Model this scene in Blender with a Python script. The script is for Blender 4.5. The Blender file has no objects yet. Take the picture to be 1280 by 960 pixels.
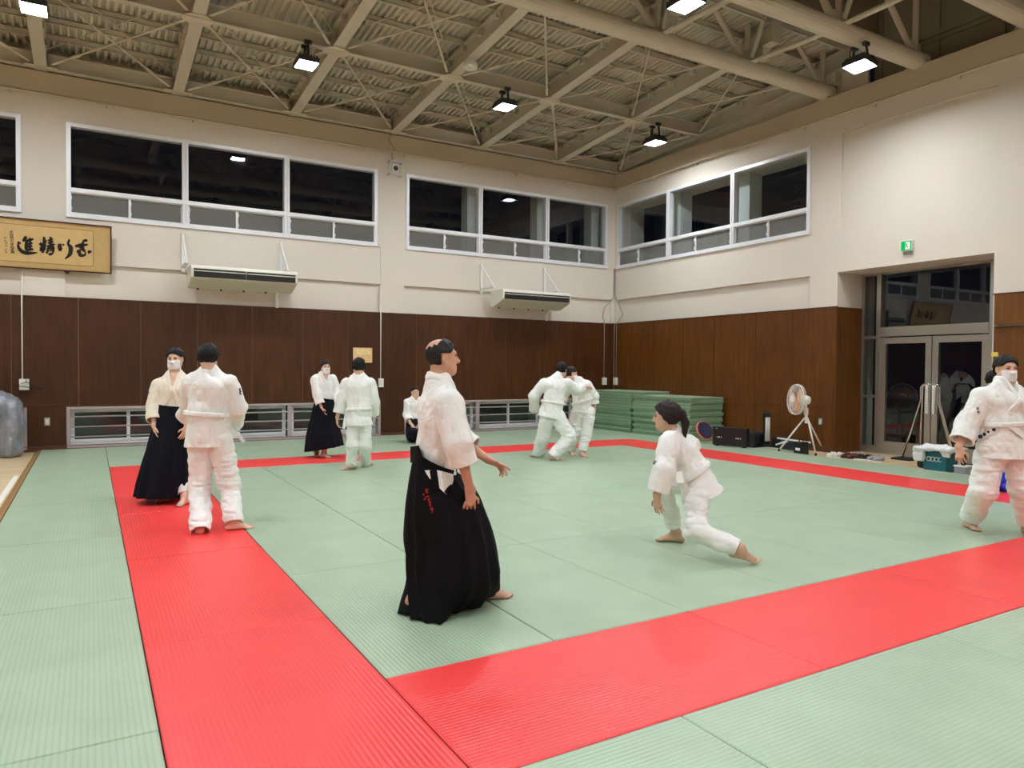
import bpy, math, random
import numpy as np
from mathutils import Vector, Matrix
random.seed(7); rng = np.random.default_rng(11)
SC = bpy.context.scene; COL = SC.collection; PI = math.pi

# ------------------------------------------------------------------ camera
FPX = 900.0; YAW = math.radians(30.4); PIT = math.radians(-1.25); ROL = math.radians(0.45); EYE = 1.55
_f = np.array([math.sin(YAW)*math.cos(PIT), math.cos(YAW)*math.cos(PIT), math.sin(PIT)])
_r = np.array([math.cos(YAW), -math.sin(YAW), 0.0]); _u = np.cross(_r, _f)
CR = _r*math.cos(ROL)+_u*math.sin(ROL); CU = -_r*math.sin(ROL)+_u*math.cos(ROL); CF = _f
O = np.array([0, 0, EYE])
FW = np.array([math.sin(YAW), math.cos(YAW), 0.0]); RT = _r.copy(); UP = np.array([0, 0, 1.0])
def ray(u, v): return CR*(u-640)/FPX + CU*(480-v)/FPX + CF
def at_z(u, v, z=0.0): d = ray(u, v); return O+d*(z-EYE)/d[2]
def at_y(u, v, y): d = ray(u, v); return O+d*y/d[1]
def at_x(u, v, x): d = ray(u, v); return O+d*x/d[0]
def at_d(u, v, D): d = ray(u, v); return O+d*D/(d@FW)
cam = bpy.data.cameras.new('camera'); co = bpy.data.objects.new('camera', cam); COL.objects.link(co)
cam.sensor_fit = 'HORIZONTAL'; cam.sensor_width = 36; cam.lens = FPX/1280*36; cam.clip_end = 200
co.matrix_world = Matrix(((CR[0], CU[0], -CF[0], 0), (CR[1], CU[1], -CF[1], 0), (CR[2], CU[2], -CF[2], EYE), (0, 0, 0, 1)))
SC.camera = co
vs = SC.view_settings; vs.view_transform = 'Standard'; vs.look = 'None'; vs.gamma = 1; vs.exposure = 0.02
try: vs.use_curve_mapping = False
except Exception: pass
SC.cycles.use_denoising = True
SC.cycles.sample_clamp_indirect = 6; SC.cycles.max_bounces = 7; SC.cycles.diffuse_bounces = 4; SC.cycles.glossy_bounces = 4
SC.cycles.transparent_max_bounces = 12; SC.cycles.caustics_reflective = False; SC.cycles.caustics_refractive = False

# ------------------------------------------------------------------ materials
def s2l(c):
    return tuple((x/12.92 if x <= .04045 else ((x+.055)/1.055)**2.4) for x in c)
def rgb(r, g, b): return s2l((r/255, g/255, b/255))
def mat(name, col, rough=.6, metal=0.0, bump=0.0, bscale=40, vary=0.0, vscale=3, stretch=(1, 1, 1), spec=.5, sheen=0.0):
    m = bpy.data.materials.new(name); m.use_nodes = True; nt = m.node_tree; b = nt.nodes['Principled BSDF']
    b.inputs['Base Color'].default_value = (*col, 1); b.inputs['Roughness'].default_value = rough; b.inputs['Metallic'].default_value = metal
    b.inputs['Specular IOR Level'].default_value = spec
    if sheen: b.inputs['Sheen Weight'].default_value = sheen
    if bump or vary:
        tc = nt.nodes.new('ShaderNodeTexCoord'); mp = nt.nodes.new('ShaderNodeMapping'); mp.inputs['Scale'].default_value = stretch
        nt.links.new(tc.outputs['Object'], mp.inputs['Vector'])
        if bump:
            n = nt.nodes.new('ShaderNodeTexNoise'); n.inputs['Scale'].default_value = bscale; n.inputs['Detail'].default_value = 4
            nt.links.new(mp.outputs[0], n.inputs['Vector'])
            bp = nt.nodes.new('ShaderNodeBump'); bp.inputs['Strength'].default_value = bump; bp.inputs['Distance'].default_value = .01
            nt.links.new(n.outputs['Fac'], bp.inputs['Height']); nt.links.new(bp.outputs[0], b.inputs['Normal'])
        if vary:
            n = nt.nodes.new('ShaderNodeTexNoise'); n.inputs['Scale'].default_value = vscale; n.inputs['Detail'].default_value = 5
            nt.links.new(mp.outputs[0], n.inputs['Vector'])
            rp = nt.nodes.new('ShaderNodeValToRGB'); rp.color_ramp.elements[0].position = .3; rp.color_ramp.elements[1].position = .7
            rp.color_ramp.elements[0].color = (*[c*(1-vary) for c in col], 1); rp.color_ramp.elements[1].color = (*[min(1, c*(1+vary)) for c in col], 1)
            nt.links.new(n.outputs['Fac'], rp.inputs[0]); nt.links.new(rp.outputs[0], b.inputs['Base Color'])
    return m
def emis(name, col, s):
    m = bpy.data.materials.new(name); m.use_nodes = True; nt = m.node_tree; nt.nodes.remove(nt.nodes['Principled BSDF'])
    e = nt.nodes.new('ShaderNodeEmission'); e.inputs[0].default_value = (*col, 1); e.inputs[1].default_value = s
    nt.links.new(e.outputs[0], nt.nodes['Material Output'].inputs[0]); return m
def glass(name, dust=0.0, dcol=(.2, .2, .2), tint=(.9, .93, .93), ior=1.5, rough=0.0):
    m = bpy.data.materials.new(name); m.use_nodes = True; nt = m.node_tree; nt.nodes.remove(nt.nodes['Principled BSDF'])
    t = nt.nodes.new('ShaderNodeBsdfTransparent'); t.inputs[0].default_value = (*tint, 1)
    g = nt.nodes.new('ShaderNodeBsdfGlossy'); g.inputs['Roughness'].default_value = rough; g.inputs[0].default_value = (1, 1, 1, 1)
    fr = nt.nodes.new('ShaderNodeFresnel'); ge = nt.nodes.new('ShaderNodeNewGeometry'); mi = nt.nodes.new('ShaderNodeMapRange')   # same reflectance from either face of the pane
    mi.inputs[3].default_value = ior; mi.inputs[4].default_value = 1/ior; nt.links.new(ge.outputs['Backfacing'], mi.inputs[0]); nt.links.new(mi.outputs[0], fr.inputs[0])
    mx = nt.nodes.new('ShaderNodeMixShader'); nt.links.new(fr.outputs[0], mx.inputs[0]); nt.links.new(t.outputs[0], mx.inputs[1]); nt.links.new(g.outputs[0], mx.inputs[2])
    out = mx
    if dust:
        d = nt.nodes.new('ShaderNodeBsdfDiffuse'); d.inputs[0].default_value = (*dcol, 1)
        m2 = nt.nodes.new('ShaderNodeMixShader'); m2.inputs[0].default_value = dust
        nt.links.new(mx.outputs[0], m2.inputs[1]); nt.links.new(d.outputs[0], m2.inputs[2]); out = m2
    nt.links.new(out.outputs[0], nt.nodes['Material Output'].inputs[0]); return m
def mat_tatami(name, col, axis):
    """vinyl judo mat: fine moulded ribs running along the mat, slight soiling"""
    m = bpy.data.materials.new(name); m.use_nodes = True; nt = m.node_tree; b = nt.nodes['Principled BSDF']
    tc = nt.nodes.new('ShaderNodeTexCoord'); sp = nt.nodes.new('ShaderNodeSeparateXYZ'); nt.links.new(tc.outputs['Object'], sp.inputs[0])
    def mth(op, a, bv=None):
        n = nt.nodes.new('ShaderNodeMath'); n.operation = op
        for i, x in enumerate((a, bv)):
            if x is None: continue
            if isinstance(x, (int, float)): n.inputs[i].default_value = x
            else: nt.links.new(x, n.inputs[i])
        return n.outputs[0]
    a = sp.outputs['X' if axis == 'y' else 'Y']; l = sp.outputs['Y' if axis == 'y' else 'X']
    rib = mth('SINE', mth('MULTIPLY', a, 2*PI/.0252)); cr = mth('SINE', mth('MULTIPLY', l, 2*PI/.012))
    h = mth('ADD', mth('MULTIPLY', rib, .5), mth('MULTIPLY', cr, .10))
    bp = nt.nodes.new('ShaderNodeBump'); bp.inputs['Strength'].default_value = .6; bp.inputs['Distance'].default_value = .0025
    nt.links.new(h, bp.inputs['Height']); nt.links.new(bp.outputs[0], b.inputs['Normal'])
    n = nt.nodes.new('ShaderNodeTexNoise'); n.inputs['Scale'].default_value = 2.2; n.inputs['Detail'].default_value = 4; nt.links.new(tc.outputs['Object'], n.inputs['Vector'])
    rp = nt.nodes.new('ShaderNodeValToRGB'); rp.color_ramp.elements[0].position = .35; rp.color_ramp.elements[1].position = .7
    rp.color_ramp.elements[0].color = (*[c*.94 for c in col], 1); rp.color_ramp.elements[1].color = (*[min(1, c*1.05) for c in col], 1)
    nt.links.new(n.outputs['Fac'], rp.inputs[0])
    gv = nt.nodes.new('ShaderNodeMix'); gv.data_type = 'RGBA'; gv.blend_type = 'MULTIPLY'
    nt.links.new(mth('MULTIPLY', mth('GREATER_THAN', mth('MULTIPLY', rib, -1.0), .35), .13), gv.inputs[0])  # groove shade put into the colour to strengthen the rib relief
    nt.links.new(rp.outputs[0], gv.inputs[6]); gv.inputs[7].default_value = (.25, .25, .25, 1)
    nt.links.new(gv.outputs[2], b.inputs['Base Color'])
    b.inputs['Roughness'].default_value = .33; b.inputs['Specular IOR Level'].default_value = .5
    return m
def mat_wood(name, c0, c1, sx=(9, 9, .9), rough=.45, peg=False):
    m = bpy.data.materials.new(name); m.use_nodes = True; nt = m.node_tree; b = nt.nodes['Principled BSDF']
    tc = nt.nodes.new('ShaderNodeTexCoord'); mp = nt.nodes.new('ShaderNodeMapping'); mp.inputs['Scale'].default_value = sx
    nt.links.new(tc.outputs['Object'], mp.inputs[0])
    n = nt.nodes.new('ShaderNodeTexNoise'); n.inputs['Scale'].default_value = 1.6; n.inputs['Detail'].default_value = 6; n.inputs['Roughness'].default_value = .6
    nt.links.new(mp.outputs[0], n.inputs['Vector'])
    rp = nt.nodes.new('ShaderNodeValToRGB'); rp.color_ramp.elements[0].position = .22; rp.color_ramp.elements[1].position = .82
    rp.color_ramp.elements[0].color = (*c0, 1); rp.color_ramp.elements[1].color = (*c1, 1)
    nt.links.new(n.outputs['Fac'], rp.inputs[0]); src = rp.outputs[0]
    n2 = nt.nodes.new('ShaderNodeTexNoise'); n2.inputs['Scale'].default_value = 1.1; n2.inputs['Detail'].default_value = 3
    nt.links.new(tc.outputs['Object'], n2.inputs['Vector'])
    mm = nt.nodes.new('ShaderNodeMix'); mm.data_type = 'RGBA'; mm.blend_type = 'MULTIPLY'; mm.inputs[0].default_value = .55
    nt.links.new(src, mm.inputs[6]); nt.links.new(n2.outputs['Fac'], mm.inputs[7]); src = mm.outputs[2]
    # scuffs: sparse light scratches
    mp2 = nt.nodes.new('ShaderNodeMapping'); mp2.inputs['Scale'].default_value = (7, 7, 2.0); mp2.inputs['Rotation'].default_value = (.5, .6, .3); nt.links.new(tc.outputs['Object'], mp2.inputs[0])
    n3 = nt.nodes.new('ShaderNodeTexNoise'); n3.inputs['Scale'].default_value = 2.0; n3.inputs['Detail'].default_value = 8; nt.links.new(mp2.outputs[0], n3.inputs['Vector'])
    r3 = nt.nodes.new('ShaderNodeValToRGB'); r3.color_ramp.elements[0].position = .72; r3.color_ramp.elements[1].position = .80
    r3.color_ramp.elements[0].color = (0, 0, 0, 1); r3.color_ramp.elements[1].color = (.5, .5, .5, 1); nt.links.new(n3.outputs['Fac'], r3.inputs[0])
    m3 = nt.nodes.new('ShaderNodeMix'); m3.data_type = 'RGBA'; nt.links.new(r3.outputs[0], m3.inputs[0]); nt.links.new(src, m3.inputs[6]); m3.inputs[7].default_value = (*[min(1, c*2.4) for c in c1], 1); src = m3.outputs[2]
    if peg:
        sp = nt.nodes.new('ShaderNodeSeparateXYZ'); nt.links.new(tc.outputs['Object'], sp.inputs[0])
        def sn(o):
            a = nt.nodes.new('ShaderNodeMath'); a.operation = 'MULTIPLY'; a.inputs[1].default_value = 2*PI/.03; nt.links.new(o, a.inputs[0])
            s = nt.nodes.new('ShaderNodeMath'); s.operation = 'SINE'; nt.links.new(a.outputs[0], s.inputs[0]); return s.outputs[0]
        ad = nt.nodes.new('ShaderNodeMath'); ad.operation = 'ADD'; nt.links.new(sn(sp.outputs['XYZ'.index('X')] if peg == 'x' else sp.outputs[1]), ad.inputs[0]); nt.links.new(sn(sp.outputs[2]), ad.inputs[1])
        gt = nt.nodes.new('ShaderNodeMath'); gt.operation = 'GREATER_THAN'; gt.inputs[1].default_value = 1.45; nt.links.new(ad.outputs[0], gt.inputs[0])
        m4 = nt.nodes.new('ShaderNodeMix'); m4.data_type = 'RGBA'; nt.links.new(gt.outputs[0], m4.inputs[0]); nt.links.new(src, m4.inputs[6]); m4.inputs[7].default_value = (*[c*.25 for c in c0], 1); src = m4.outputs[2]
    nt.links.new(src, b.inputs['Base Color']); b.inputs['Roughness'].default_value = rough
    b.inputs['Specular IOR Level'].default_value = .35
    return m
def mat_boards(name):
    """pale sports-hall strip floor, boards running along X"""
    m = bpy.data.materials.new(name); m.use_nodes = True; nt = m.node_tree; b = nt.nodes['Principled BSDF']
    tc = nt.nodes.new('ShaderNodeTexCoord')
    br = nt.nodes.new('ShaderNodeTexBrick'); br.inputs['Scale'].default_value = 1; br.inputs['Brick Width'].default_value = 1.8; br.inputs['Row Height'].default_value = .09
    br.inputs['Mortar Size'].default_value = .002; br.inputs['Color1'].default_value = (*rgb(214, 186, 142), 1); br.inputs['Color2'].default_value = (*rgb(232, 208, 168), 1); br.inputs['Mortar'].default_value = (*rgb(120, 90, 55), 1)
    nt.links.new(tc.outputs['Object'], br.inputs['Vector']); nt.links.new(br.outputs['Color'], b.inputs['Base Color']); b.inputs['Roughness'].default_value = .3
    return m
M = dict(
    cream=mat('cream_plaster', rgb(221, 212, 200), .85, bump=.10, bscale=90, vary=.02, vscale=.6),
    beamcream=mat('ring_beam_paint', rgb(196, 182, 158), .8, bump=.05, bscale=60),
    steel=mat('roof_steel_paint', rgb(204, 197, 180), .55), deck=mat('roof_deck_sheet', rgb(206, 199, 181), .6),
    rod=mat('brace_rod_paint', rgb(214, 204, 182), .5), dark=mat('dark_panel', rgb(140, 131, 114), .8), navy=mat('dark_clerestory', rgb(26, 28, 42), .3),
    alu=mat('anodised_aluminium', rgb(234, 235, 239), .4, .15), mauve=mat('vent_frame_paint', rgb(176, 160, 158), .5, .2),
    steelbr=mat('brushed_steel', rgb(190, 186, 178), .28, .9, bump=.03, bscale=200, stretch=(1, 1, .05)),
    glass=glass('window_glass'), frost=glass('dusty_glass', .55, rgb(138, 138, 132)), ventglass=glass('vent_glass', .12, rgb(110, 120, 112)),
    wain=mat_wood('wainscot_veneer', rgb(66, 32, 9), rgb(106, 60, 22)), wainp=mat_wood('pegboard_veneer', rgb(62, 30, 9), rgb(100, 54, 20), peg='x'),
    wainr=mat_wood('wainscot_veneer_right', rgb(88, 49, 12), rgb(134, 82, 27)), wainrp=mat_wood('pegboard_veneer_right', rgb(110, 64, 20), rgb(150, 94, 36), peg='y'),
    wainline=mat('wainscot_joint', rgb(150, 110, 74), .5), darkwood=mat('dark_base_trim', rgb(84, 48, 30), .5),
    floor=mat_boards('strip_wood_floor'), line=mat('white_line_paint', rgb(236, 236, 232), .5),
    edge=mat('mat_edge_strip', rgb(150, 112, 62), .6, vary=.15, vscale=8),
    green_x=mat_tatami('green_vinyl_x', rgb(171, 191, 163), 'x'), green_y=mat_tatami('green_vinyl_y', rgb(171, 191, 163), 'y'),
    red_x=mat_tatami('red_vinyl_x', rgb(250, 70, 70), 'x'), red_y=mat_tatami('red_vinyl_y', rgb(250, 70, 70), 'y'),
    greenside=mat('mat_side', rgb(120, 150, 118), .7, bump=.2, bscale=60, vary=.1), redside=mat('red_mat_side', rgb(110, 18, 18), .8), greengap=mat('green_mat_side', rgb(54, 70, 54), .8),  # red and floor-mat sides coloured darker, painting gap shade into the seams
    ground=mat('night_ground', (.01, .01, .012), .9), extcol=mat('exterior_concrete', rgb(214, 214, 210), .8),
    white=mat('white_plastic', rgb(236, 234, 226), .4), ivory=mat('ivory_casing', rgb(226, 222, 208), .4), grey=mat('grey_plastic', rgb(150, 150, 148), .5),
    black=mat('black_plastic', rgb(18, 18, 20), .4), blackrub=mat('black_rubber', rgb(14, 14, 15), .8), chrome=mat('chrome_tube', rgb(220, 220, 220), .15, 1.0),
    whitepaint=mat('white_bracket_paint', rgb(232, 232, 230), .45),
    gold=mat('gold_silk', rgb(196, 164, 108), .6, vary=.05, vscale=12, bump=.1, bscale=300), gold2=mat('inner_paper', rgb(206, 174, 118), .7, vary=.05, vscale=7),
    frame=mat('lacquer_frame', rgb(64, 34, 22), .35), ink=mat('ink', rgb(14, 12, 12), .6), brownink=mat('mount_line', rgb(92, 66, 34), .6),
    lamp=emis('led_diffuser', (.93, .985, 1.03), 1.0), lampcase=mat('lamp_casing', rgb(60, 62, 66), .4, .3),
    exitg=emis('exit_green', rgb(20, 190, 100), 1.0), exitw=emis('exit_white', (1, 1, 1), 1.0),
)
WORLD = bpy.data.worlds.new('night'); SC.world = WORLD; WORLD.use_nodes = True
WORLD.node_tree.nodes['Background'].inputs[0].default_value = (.012, .016, .03, 1); WORLD.node_tree.nodes['Background'].inputs[1].default_value = .15

# ------------------------------------------------------------------ mesh builder
def nrm(v): v = np.array(v, float); return v/(np.linalg.norm(v)+1e-12)
def frame_of(d):
    d = nrm(d); a = np.array([0, 0, 1.0]) if abs(d[2]) < .95 else np.array([1.0, 0, 0]); x = nrm(np.cross(a, d)); return x, np.cross(d, x), d
ORIG = {}
class MB:
    def __init__(s): s.v = []; s.f = []; s.m = []
    def add(s, vs, fs, mi=0):
        b = len(s.v); s.v += [tuple(map(float, p)) for p in vs]; s.f += [tuple(b+i for i in f) for f in fs]; s.m += [mi]*len(fs); return s
    def box(s, lo, hi, mi=0, R=None, c=None):
        lo = np.array(lo, float); hi = np.array(hi, float)
        p = np.array([[x, y, z] for z in (0, 1) for y in (0, 1) for x in (0, 1)])*(hi-lo)+lo
        if R is not None:
            c = np.array(c if c is not None else (lo+hi)/2, float); p = (p-c)@np.array(R).T+c
        return s.add(p, [(0, 2, 3, 1), (4, 5, 7, 6), (0, 1, 5, 4), (2, 6, 7, 3), (0, 4, 6, 2), (1, 3, 7, 5)], mi)
    def cbox(s, c, size, mi=0, R=None):
        c = np.array(c, float); h = np.array(size, float)/2; return s.box(c-h, c+h, mi, R, c)
    def tube(s, pts, r, n=10, mi=0, cap=True, closed=False):
        pts = [np.array(p, float) for p in pts]; N = len(pts); rs = [r]*N if np.isscalar(r) else list(r); vs = []; prev = None
        for i, p in enumerate(pts):
            a = pts[(i-1) % N] if (closed or i > 0) else p; b = pts[(i+1) % N] if (closed or i < N-1) else p
            d = nrm(b-a)
            if prev is None: x, y, _ = frame_of(d)
            else: x = nrm(prev-d*(prev@d)); y = np.cross(d, x)
            prev = x
            vs += [p+rs[i]*(x*math.cos(2*PI*k/n)+y*math.sin(2*PI*k/n)) for k in range(n)]
        fs = []
        for i in range(N if closed else N-1):
            j = (i+1) % N
            fs += [(i*n+k, i*n+(k+1) % n, j*n+(k+1) % n, j*n+k) for k in range(n)]
        if cap and not closed: fs += [tuple(range(n))[::-1], tuple((N-1)*n+k for k in range(n))]
        return s.add(vs, fs, mi)
    def bar(s, a, b, w, h, mi=0, side=None):
        a = np.array(a, float); b = np.array(b, float); d = nrm(b-a)
        if side is None: x, y, _ = frame_of(d)
        else: x = nrm(np.array(side)-d*(np.array(side)@d)); y = np.cross(d, x)
        vs = [p+x*w/2*i+y*h/2*j for p in (a, b) for i, j in ((-1, -1), (1, -1), (1, 1), (-1, 1))]
        return s.add(vs, [(3, 2, 1, 0), (4, 5, 6, 7), (0, 1, 5, 4), (1, 2, 6, 5), (2, 3, 7, 6), (3, 0, 4, 7)], mi)
    def lathe(s, prof, c, axis=(0, 0, 1), n=24, mi=0):
        x, y, d = frame_of(axis); c = np.array(c, float); vs = []
        for r, h in prof: vs += [c+d*h+r*(x*math.cos(2*PI*k/n)+y*math.sin(2*PI*k/n)) for k in range(n)]
        fs = [(i*n+k, i*n+(k+1) % n, (i+1)*n+(k+1) % n, (i+1)*n+k) for i in range(len(prof)-1) for k in range(n)]
        fs += [tuple(range(n))[::-1], tuple((len(prof)-1)*n+k for k in range(n))]
        return s.add(vs, fs, mi)
    def prism(s, poly, a, ex, mi=0):
        """poly: list of 3-D points (planar), extruded by vector ex"""
        n = len(poly); P = [np.array(p, float)+a for p in poly]; vs = P+[p+np.array(ex) for p in P]
        return s.add(vs, [tuple(range(n))[::-1], tuple(range(n, 2*n))]+[(i, (i+1) % n, n+(i+1) % n, n+i) for i in range(n)], mi)
    def build(s, name, mats, parent=None, smooth=False, bevel=0):
        me = bpy.data.meshes.new(name); o0 = np.array(ORIG.get(parent.name, (0, 0, 0)) if parent is not None else (0, 0, 0))
        if parent is None and s.v:
            A = np.array(s.v); o0 = np.array([(A[:, 0].min()+A[:, 0].max())/2, (A[:, 1].min()+A[:, 1].max())/2, A[:, 2].min()])
        me.from_pydata([tuple(np.array(p)-o0) for p in s.v], [], s.f); me.validate()
        ob = bpy.data.objects.new(name, me); COL.objects.link(ob)
        if not isinstance(mats, (list, tuple)): mats = [mats]
        for m in mats: me.materials.append(m)
        if len(me.polygons) == len(s.m): me.polygons.foreach_set('material_index', s.m)
        if smooth: me.polygons.foreach_set('use_smooth', [True]*len(me.polygons))
        if parent is not None: ob.parent = parent; ORIG[ob.name] = tuple(o0)
        else: ob.location = o0; ORIG[ob.name] = tuple(o0)
        if bevel:
            md = ob.modifiers.new('bevel', 'BEVEL'); md.width = bevel; md.segments = 2; md.limit_method = 'ANGLE'
        return ob
def tag(o, label=None, cat=None, group=None, kind=None):
    if label: o['label'] = label
    if cat: o['category'] = cat
    if group: o['group'] = group
    if kind: o['kind'] = kind
    return o
def thing(name, loc, label, cat, group=None, kind=None):
    o = bpy.data.objects.new(name, None); COL.objects.link(o); o.location = loc; o.empty_display_size = .1; ORIG[o.name] = tuple(map(float, loc))
    return tag(o, label, cat, group, kind)
def copy_tree(o, parent=None):
    c = o.copy(); COL.objects.link(c)
    if parent is not None: c.parent = parent
    for ch in [x for x in bpy.data.objects if x.parent == o]: copy_tree(ch, c)
    return c
def struct(o): o['kind'] = 'structure'; return o
ORDN = ['first', 'second', 'third', 'fourth', 'fifth', 'sixth', 'seventh', 'eighth', 'ninth', 'tenth', 'eleventh', 'twelfth', 'thirteenth', 'fourteenth', 'fifteenth', 'sixteenth']
# ------------------------------------------------------------------ implicit-surface modelling (smooth-blended solids -> surface nets)
_LAT = np.random.default_rng(5).random((32, 32, 32)).astype(np.float32)
def vnoise(p):
    i = np.floor(p).astype(np.int64); f = (p-i).astype(np.float32); f = f*f*(3-2*f); i &= 31; j = (i+1) & 31
    x0, y0, z0 = i.T; x1, y1, z1 = j.T; fx, fy, fz = f.T
    c = lambda a, b, d: _LAT[a, b, d]
    return ((c(x0, y0, z0)*(1-fx)+c(x1, y0, z0)*fx)*(1-fy)+(c(x0, y1, z0)*(1-fx)+c(x1, y1, z0)*fx)*fy)*(1-fz)+((c(x0, y0, z1)*(1-fx)+c(x1, y0, z1)*fx)*(1-fy)+(c(x0, y1, z1)*(1-fx)+c(x1, y1, z1)*fx)*fy)*fz
class Vol:
    def __init__(s, lo, hi, h):
        s.lo = np.array(lo, float)-3*h; s.h = h; s.n = np.ceil((np.array(hi, float)+3*h-s.lo)/h).astype(int)+1
        s.d = np.full(s.n, 1.0, np.float32)
    def _reg(s, lo, hi):
        a = np.clip(np.floor((np.array(lo)-s.lo)/s.h).astype(int), 0, s.n); b = np.clip(np.ceil((np.array(hi)-s.lo)/s.h).astype(int)+1, 0, s.n)
        if (b <= a).any(): return None, None
        sl = tuple(slice(i, j) for i, j in zip(a, b))
        g = np.meshgrid(*[(s.lo[k]+s.h*np.arange(a[k], b[k])).astype(np.float32) for k in range(3)], indexing='ij')
        return sl, np.stack(g, -1)
    def put(s, lo, hi, fn, k=.02, op='add'):
        m = max(k, 2*s.h)+2*s.h
        sl, P = s._reg(np.array(lo)-m, np.array(hi)+m)
        if sl is None: return s
        b = fn(P).astype(np.float32); a = s.d[sl]
        if op == 'add':
            h = np.clip(.5+.5*(a-b)/k, 0, 1); s.d[sl] = a*(1-h)+b*h-k*h*(1-h)
        elif op == 'sub':
            h = np.clip(.5-.5*(a+b)/k, 0, 1); s.d[sl] = a*(1-h)-b*h+k*h*(1-h)
        return s
    def cone(s, a, b, ra, rb, k=.02, wide=None, ws=1.0, flat=False, op='add', flata=False):
        """tapered limb a->b; wide: direction in which it is ws times wider; flat: cut square at b"""
        a = np.array(a, float); b = np.array(b, float); ba = b-a; L2 = ba@ba; R = max(ra, rb)*max(ws, 1); u = ba/math.sqrt(L2)
        if wide is not None: w = np.array(wide, float); w = w-u*(w@u); w = w/np.linalg.norm(w)
        def fn(P):
            q = P-a; t = np.clip((q@ba)/L2, 0, 1); q = q-t[..., None]*ba; n2 = (q*q).sum(-1)
            if wide is not None: qw = q@w; n2 = n2-qw*qw+(qw/ws)**2
            d = np.sqrt(np.maximum(n2, 0))-(ra+(rb-ra)*t)
            if flat: d = np.maximum(d, (P-b)@u)
            if flata: d = np.maximum(d, -((P-a)@u))
            return d
        return s.put(np.minimum(a, b)-R, np.maximum(a, b)+R, fn, k, op)
    def ell(s, c, r, R=None, k=.02, op='add'):
        c = np.array(c, float); r = np.array(r, float); R = np.eye(3) if R is None else np.array(R)   # R columns = local axes
        def fn(P):
            q = (P-c)@R; k0 = np.sqrt(((q/r)**2).sum(-1)); k1 = np.sqrt(((q/r**2)**2).sum(-1))+1e-9; return k0*(k0-1)/k1
        return s.put(c-r.max(), c+r.max(), fn, k, op)
    def box(s, c, half, R=None, rnd=.01, k=.02, op='add'):
        c = np.array(c, float); half = np.array(half, float); R = np.eye(3) if R is None else np.array(R)
        def fn(P):
            q = np.abs((P-c)@R)-(half-rnd); return np.sqrt((np.maximum(q, 0)**2).sum(-1))+np.minimum(q.max(-1), 0)-rnd
        m = np.linalg.norm(half); return s.put(c-m, c+m, fn, k, op)
    def pts(s):
        g = np.meshgrid(*[(s.lo[k]+s.h*np.arange(s.n[k])).astype(np.float32) for k in range(3)], indexing='ij'); return np.stack(g, -1)
    def cut(s, p, n):
        """remove the side the normal points to"""
        n = nrm(n); ax = [(s.lo[k]+s.h*np.arange(s.n[k])-p[k])*n[k] for k in range(3)]
        pl = (ax[0][:, None, None]+ax[1][None, :, None]+ax[2][None, None, :]).astype(np.float32); s.d = np.maximum(s.d, pl); return s
    def wrinkle(s, amp, freq, stretch=(1, 1, 1), R=None, ridged=True, seed=0, mask=None):
        ix = np.argwhere(np.abs(s.d) < amp*1.5+s.h*2.2)
        if not len(ix): return s
        p = s.lo+ix*s.h; q = p if R is None else p@np.array(R)
        q = q*np.array(stretch)*freq+seed*7.3; n = vnoise(q)
        if ridged: n = 1-np.abs(2*n-1)*2
        else: n = 2*n-1
        if mask is not None: n = n*mask(p)
        s.d[tuple(ix.T)] += (amp*n).astype(np.float32); return s
    def copy(s):
        o = object.__new__(Vol); o.lo = s.lo.copy(); o.h = s.h; o.n = s.n.copy(); o.d = s.d.copy(); return o
    def mesh(s, relax=1):
        d = s.d; ins = d < 0; n = s.n
        c = np.zeros(n-1, np.int8)
        for i in (0, 1):
            for j in (0, 1):
                for k in (0, 1): c += ins[i:n[0]-1+i, j:n[1]-1+j, k:n[2]-1+k]
        act = np.argwhere((c > 0) & (c < 8))
        if not len(act): return np.zeros((0, 3)), np.zeros((0, 4), int)
        idx = np.full(n-1, -1, np.int64); idx[tuple(act.T)] = np.arange(len(act))
        cr = np.array([(i, j, k) for i in (0, 1) for j in (0, 1) for k in (0, 1)])
        V = np.stack([d[tuple((act+o).T)] for o in cr], 1); acc = np.zeros((len(act), 3)); cnt = np.zeros(len(act))
        for a in range(8):
            for b in range(a+1, 8):
                if np.abs(cr[a]-cr[b]).sum() != 1: continue
                m = (V[:, a] < 0) != (V[:, b] < 0); t = V[m, a]/(V[m, a]-V[m, b]); acc[m] += cr[a]+(cr[b]-cr[a])*t[:, None]; cnt[m] += 1
        vs = s.lo+s.h*(act+acc/cnt[:, None]); F = []
        for ax in range(3):
            o = [(ax+1) % 3, (ax+2) % 3]; sl0 = [slice(1, -1)]*3; sl0[ax] = slice(0, -1); sl1 = [slice(1, -1)]*3; sl1[ax] = slice(1, None)
            A, B = ins[tuple(sl0)], ins[tuple(sl1)]; e = np.argwhere(A != B)
            if not len(e): continue
            sg = A[tuple(e.T)]; off = np.ones(3, int); off[ax] = 0; e = e+off
            q = []
            for u, v in ((-1, -1), (0, -1), (0, 0), (-1, 0)):
                w = e.copy(); w[:, o[0]] += u; w[:, o[1]] += v; q.append(idx[tuple(w.T)])
            q = np.stack(q, 1); q[~sg] = q[~sg][:, ::-1]; F.append(q)
        F = np.concatenate(F)
        for _ in range(relax):
            acc = np.zeros_like(vs); cnt = np.zeros(len(vs))
            for a, b in ((0, 1), (1, 2), (2, 3), (3, 0)):
                for x, y in ((a, b), (b, a)):
                    for c_ in range(3): acc[:, c_] += np.bincount(F[:, x], vs[F[:, y], c_], len(vs))
                    cnt += np.bincount(F[:, x], minlength=len(vs))
            vs = vs*.5+.5*acc/np.maximum(cnt, 1)[:, None]
        return vs, F
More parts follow.
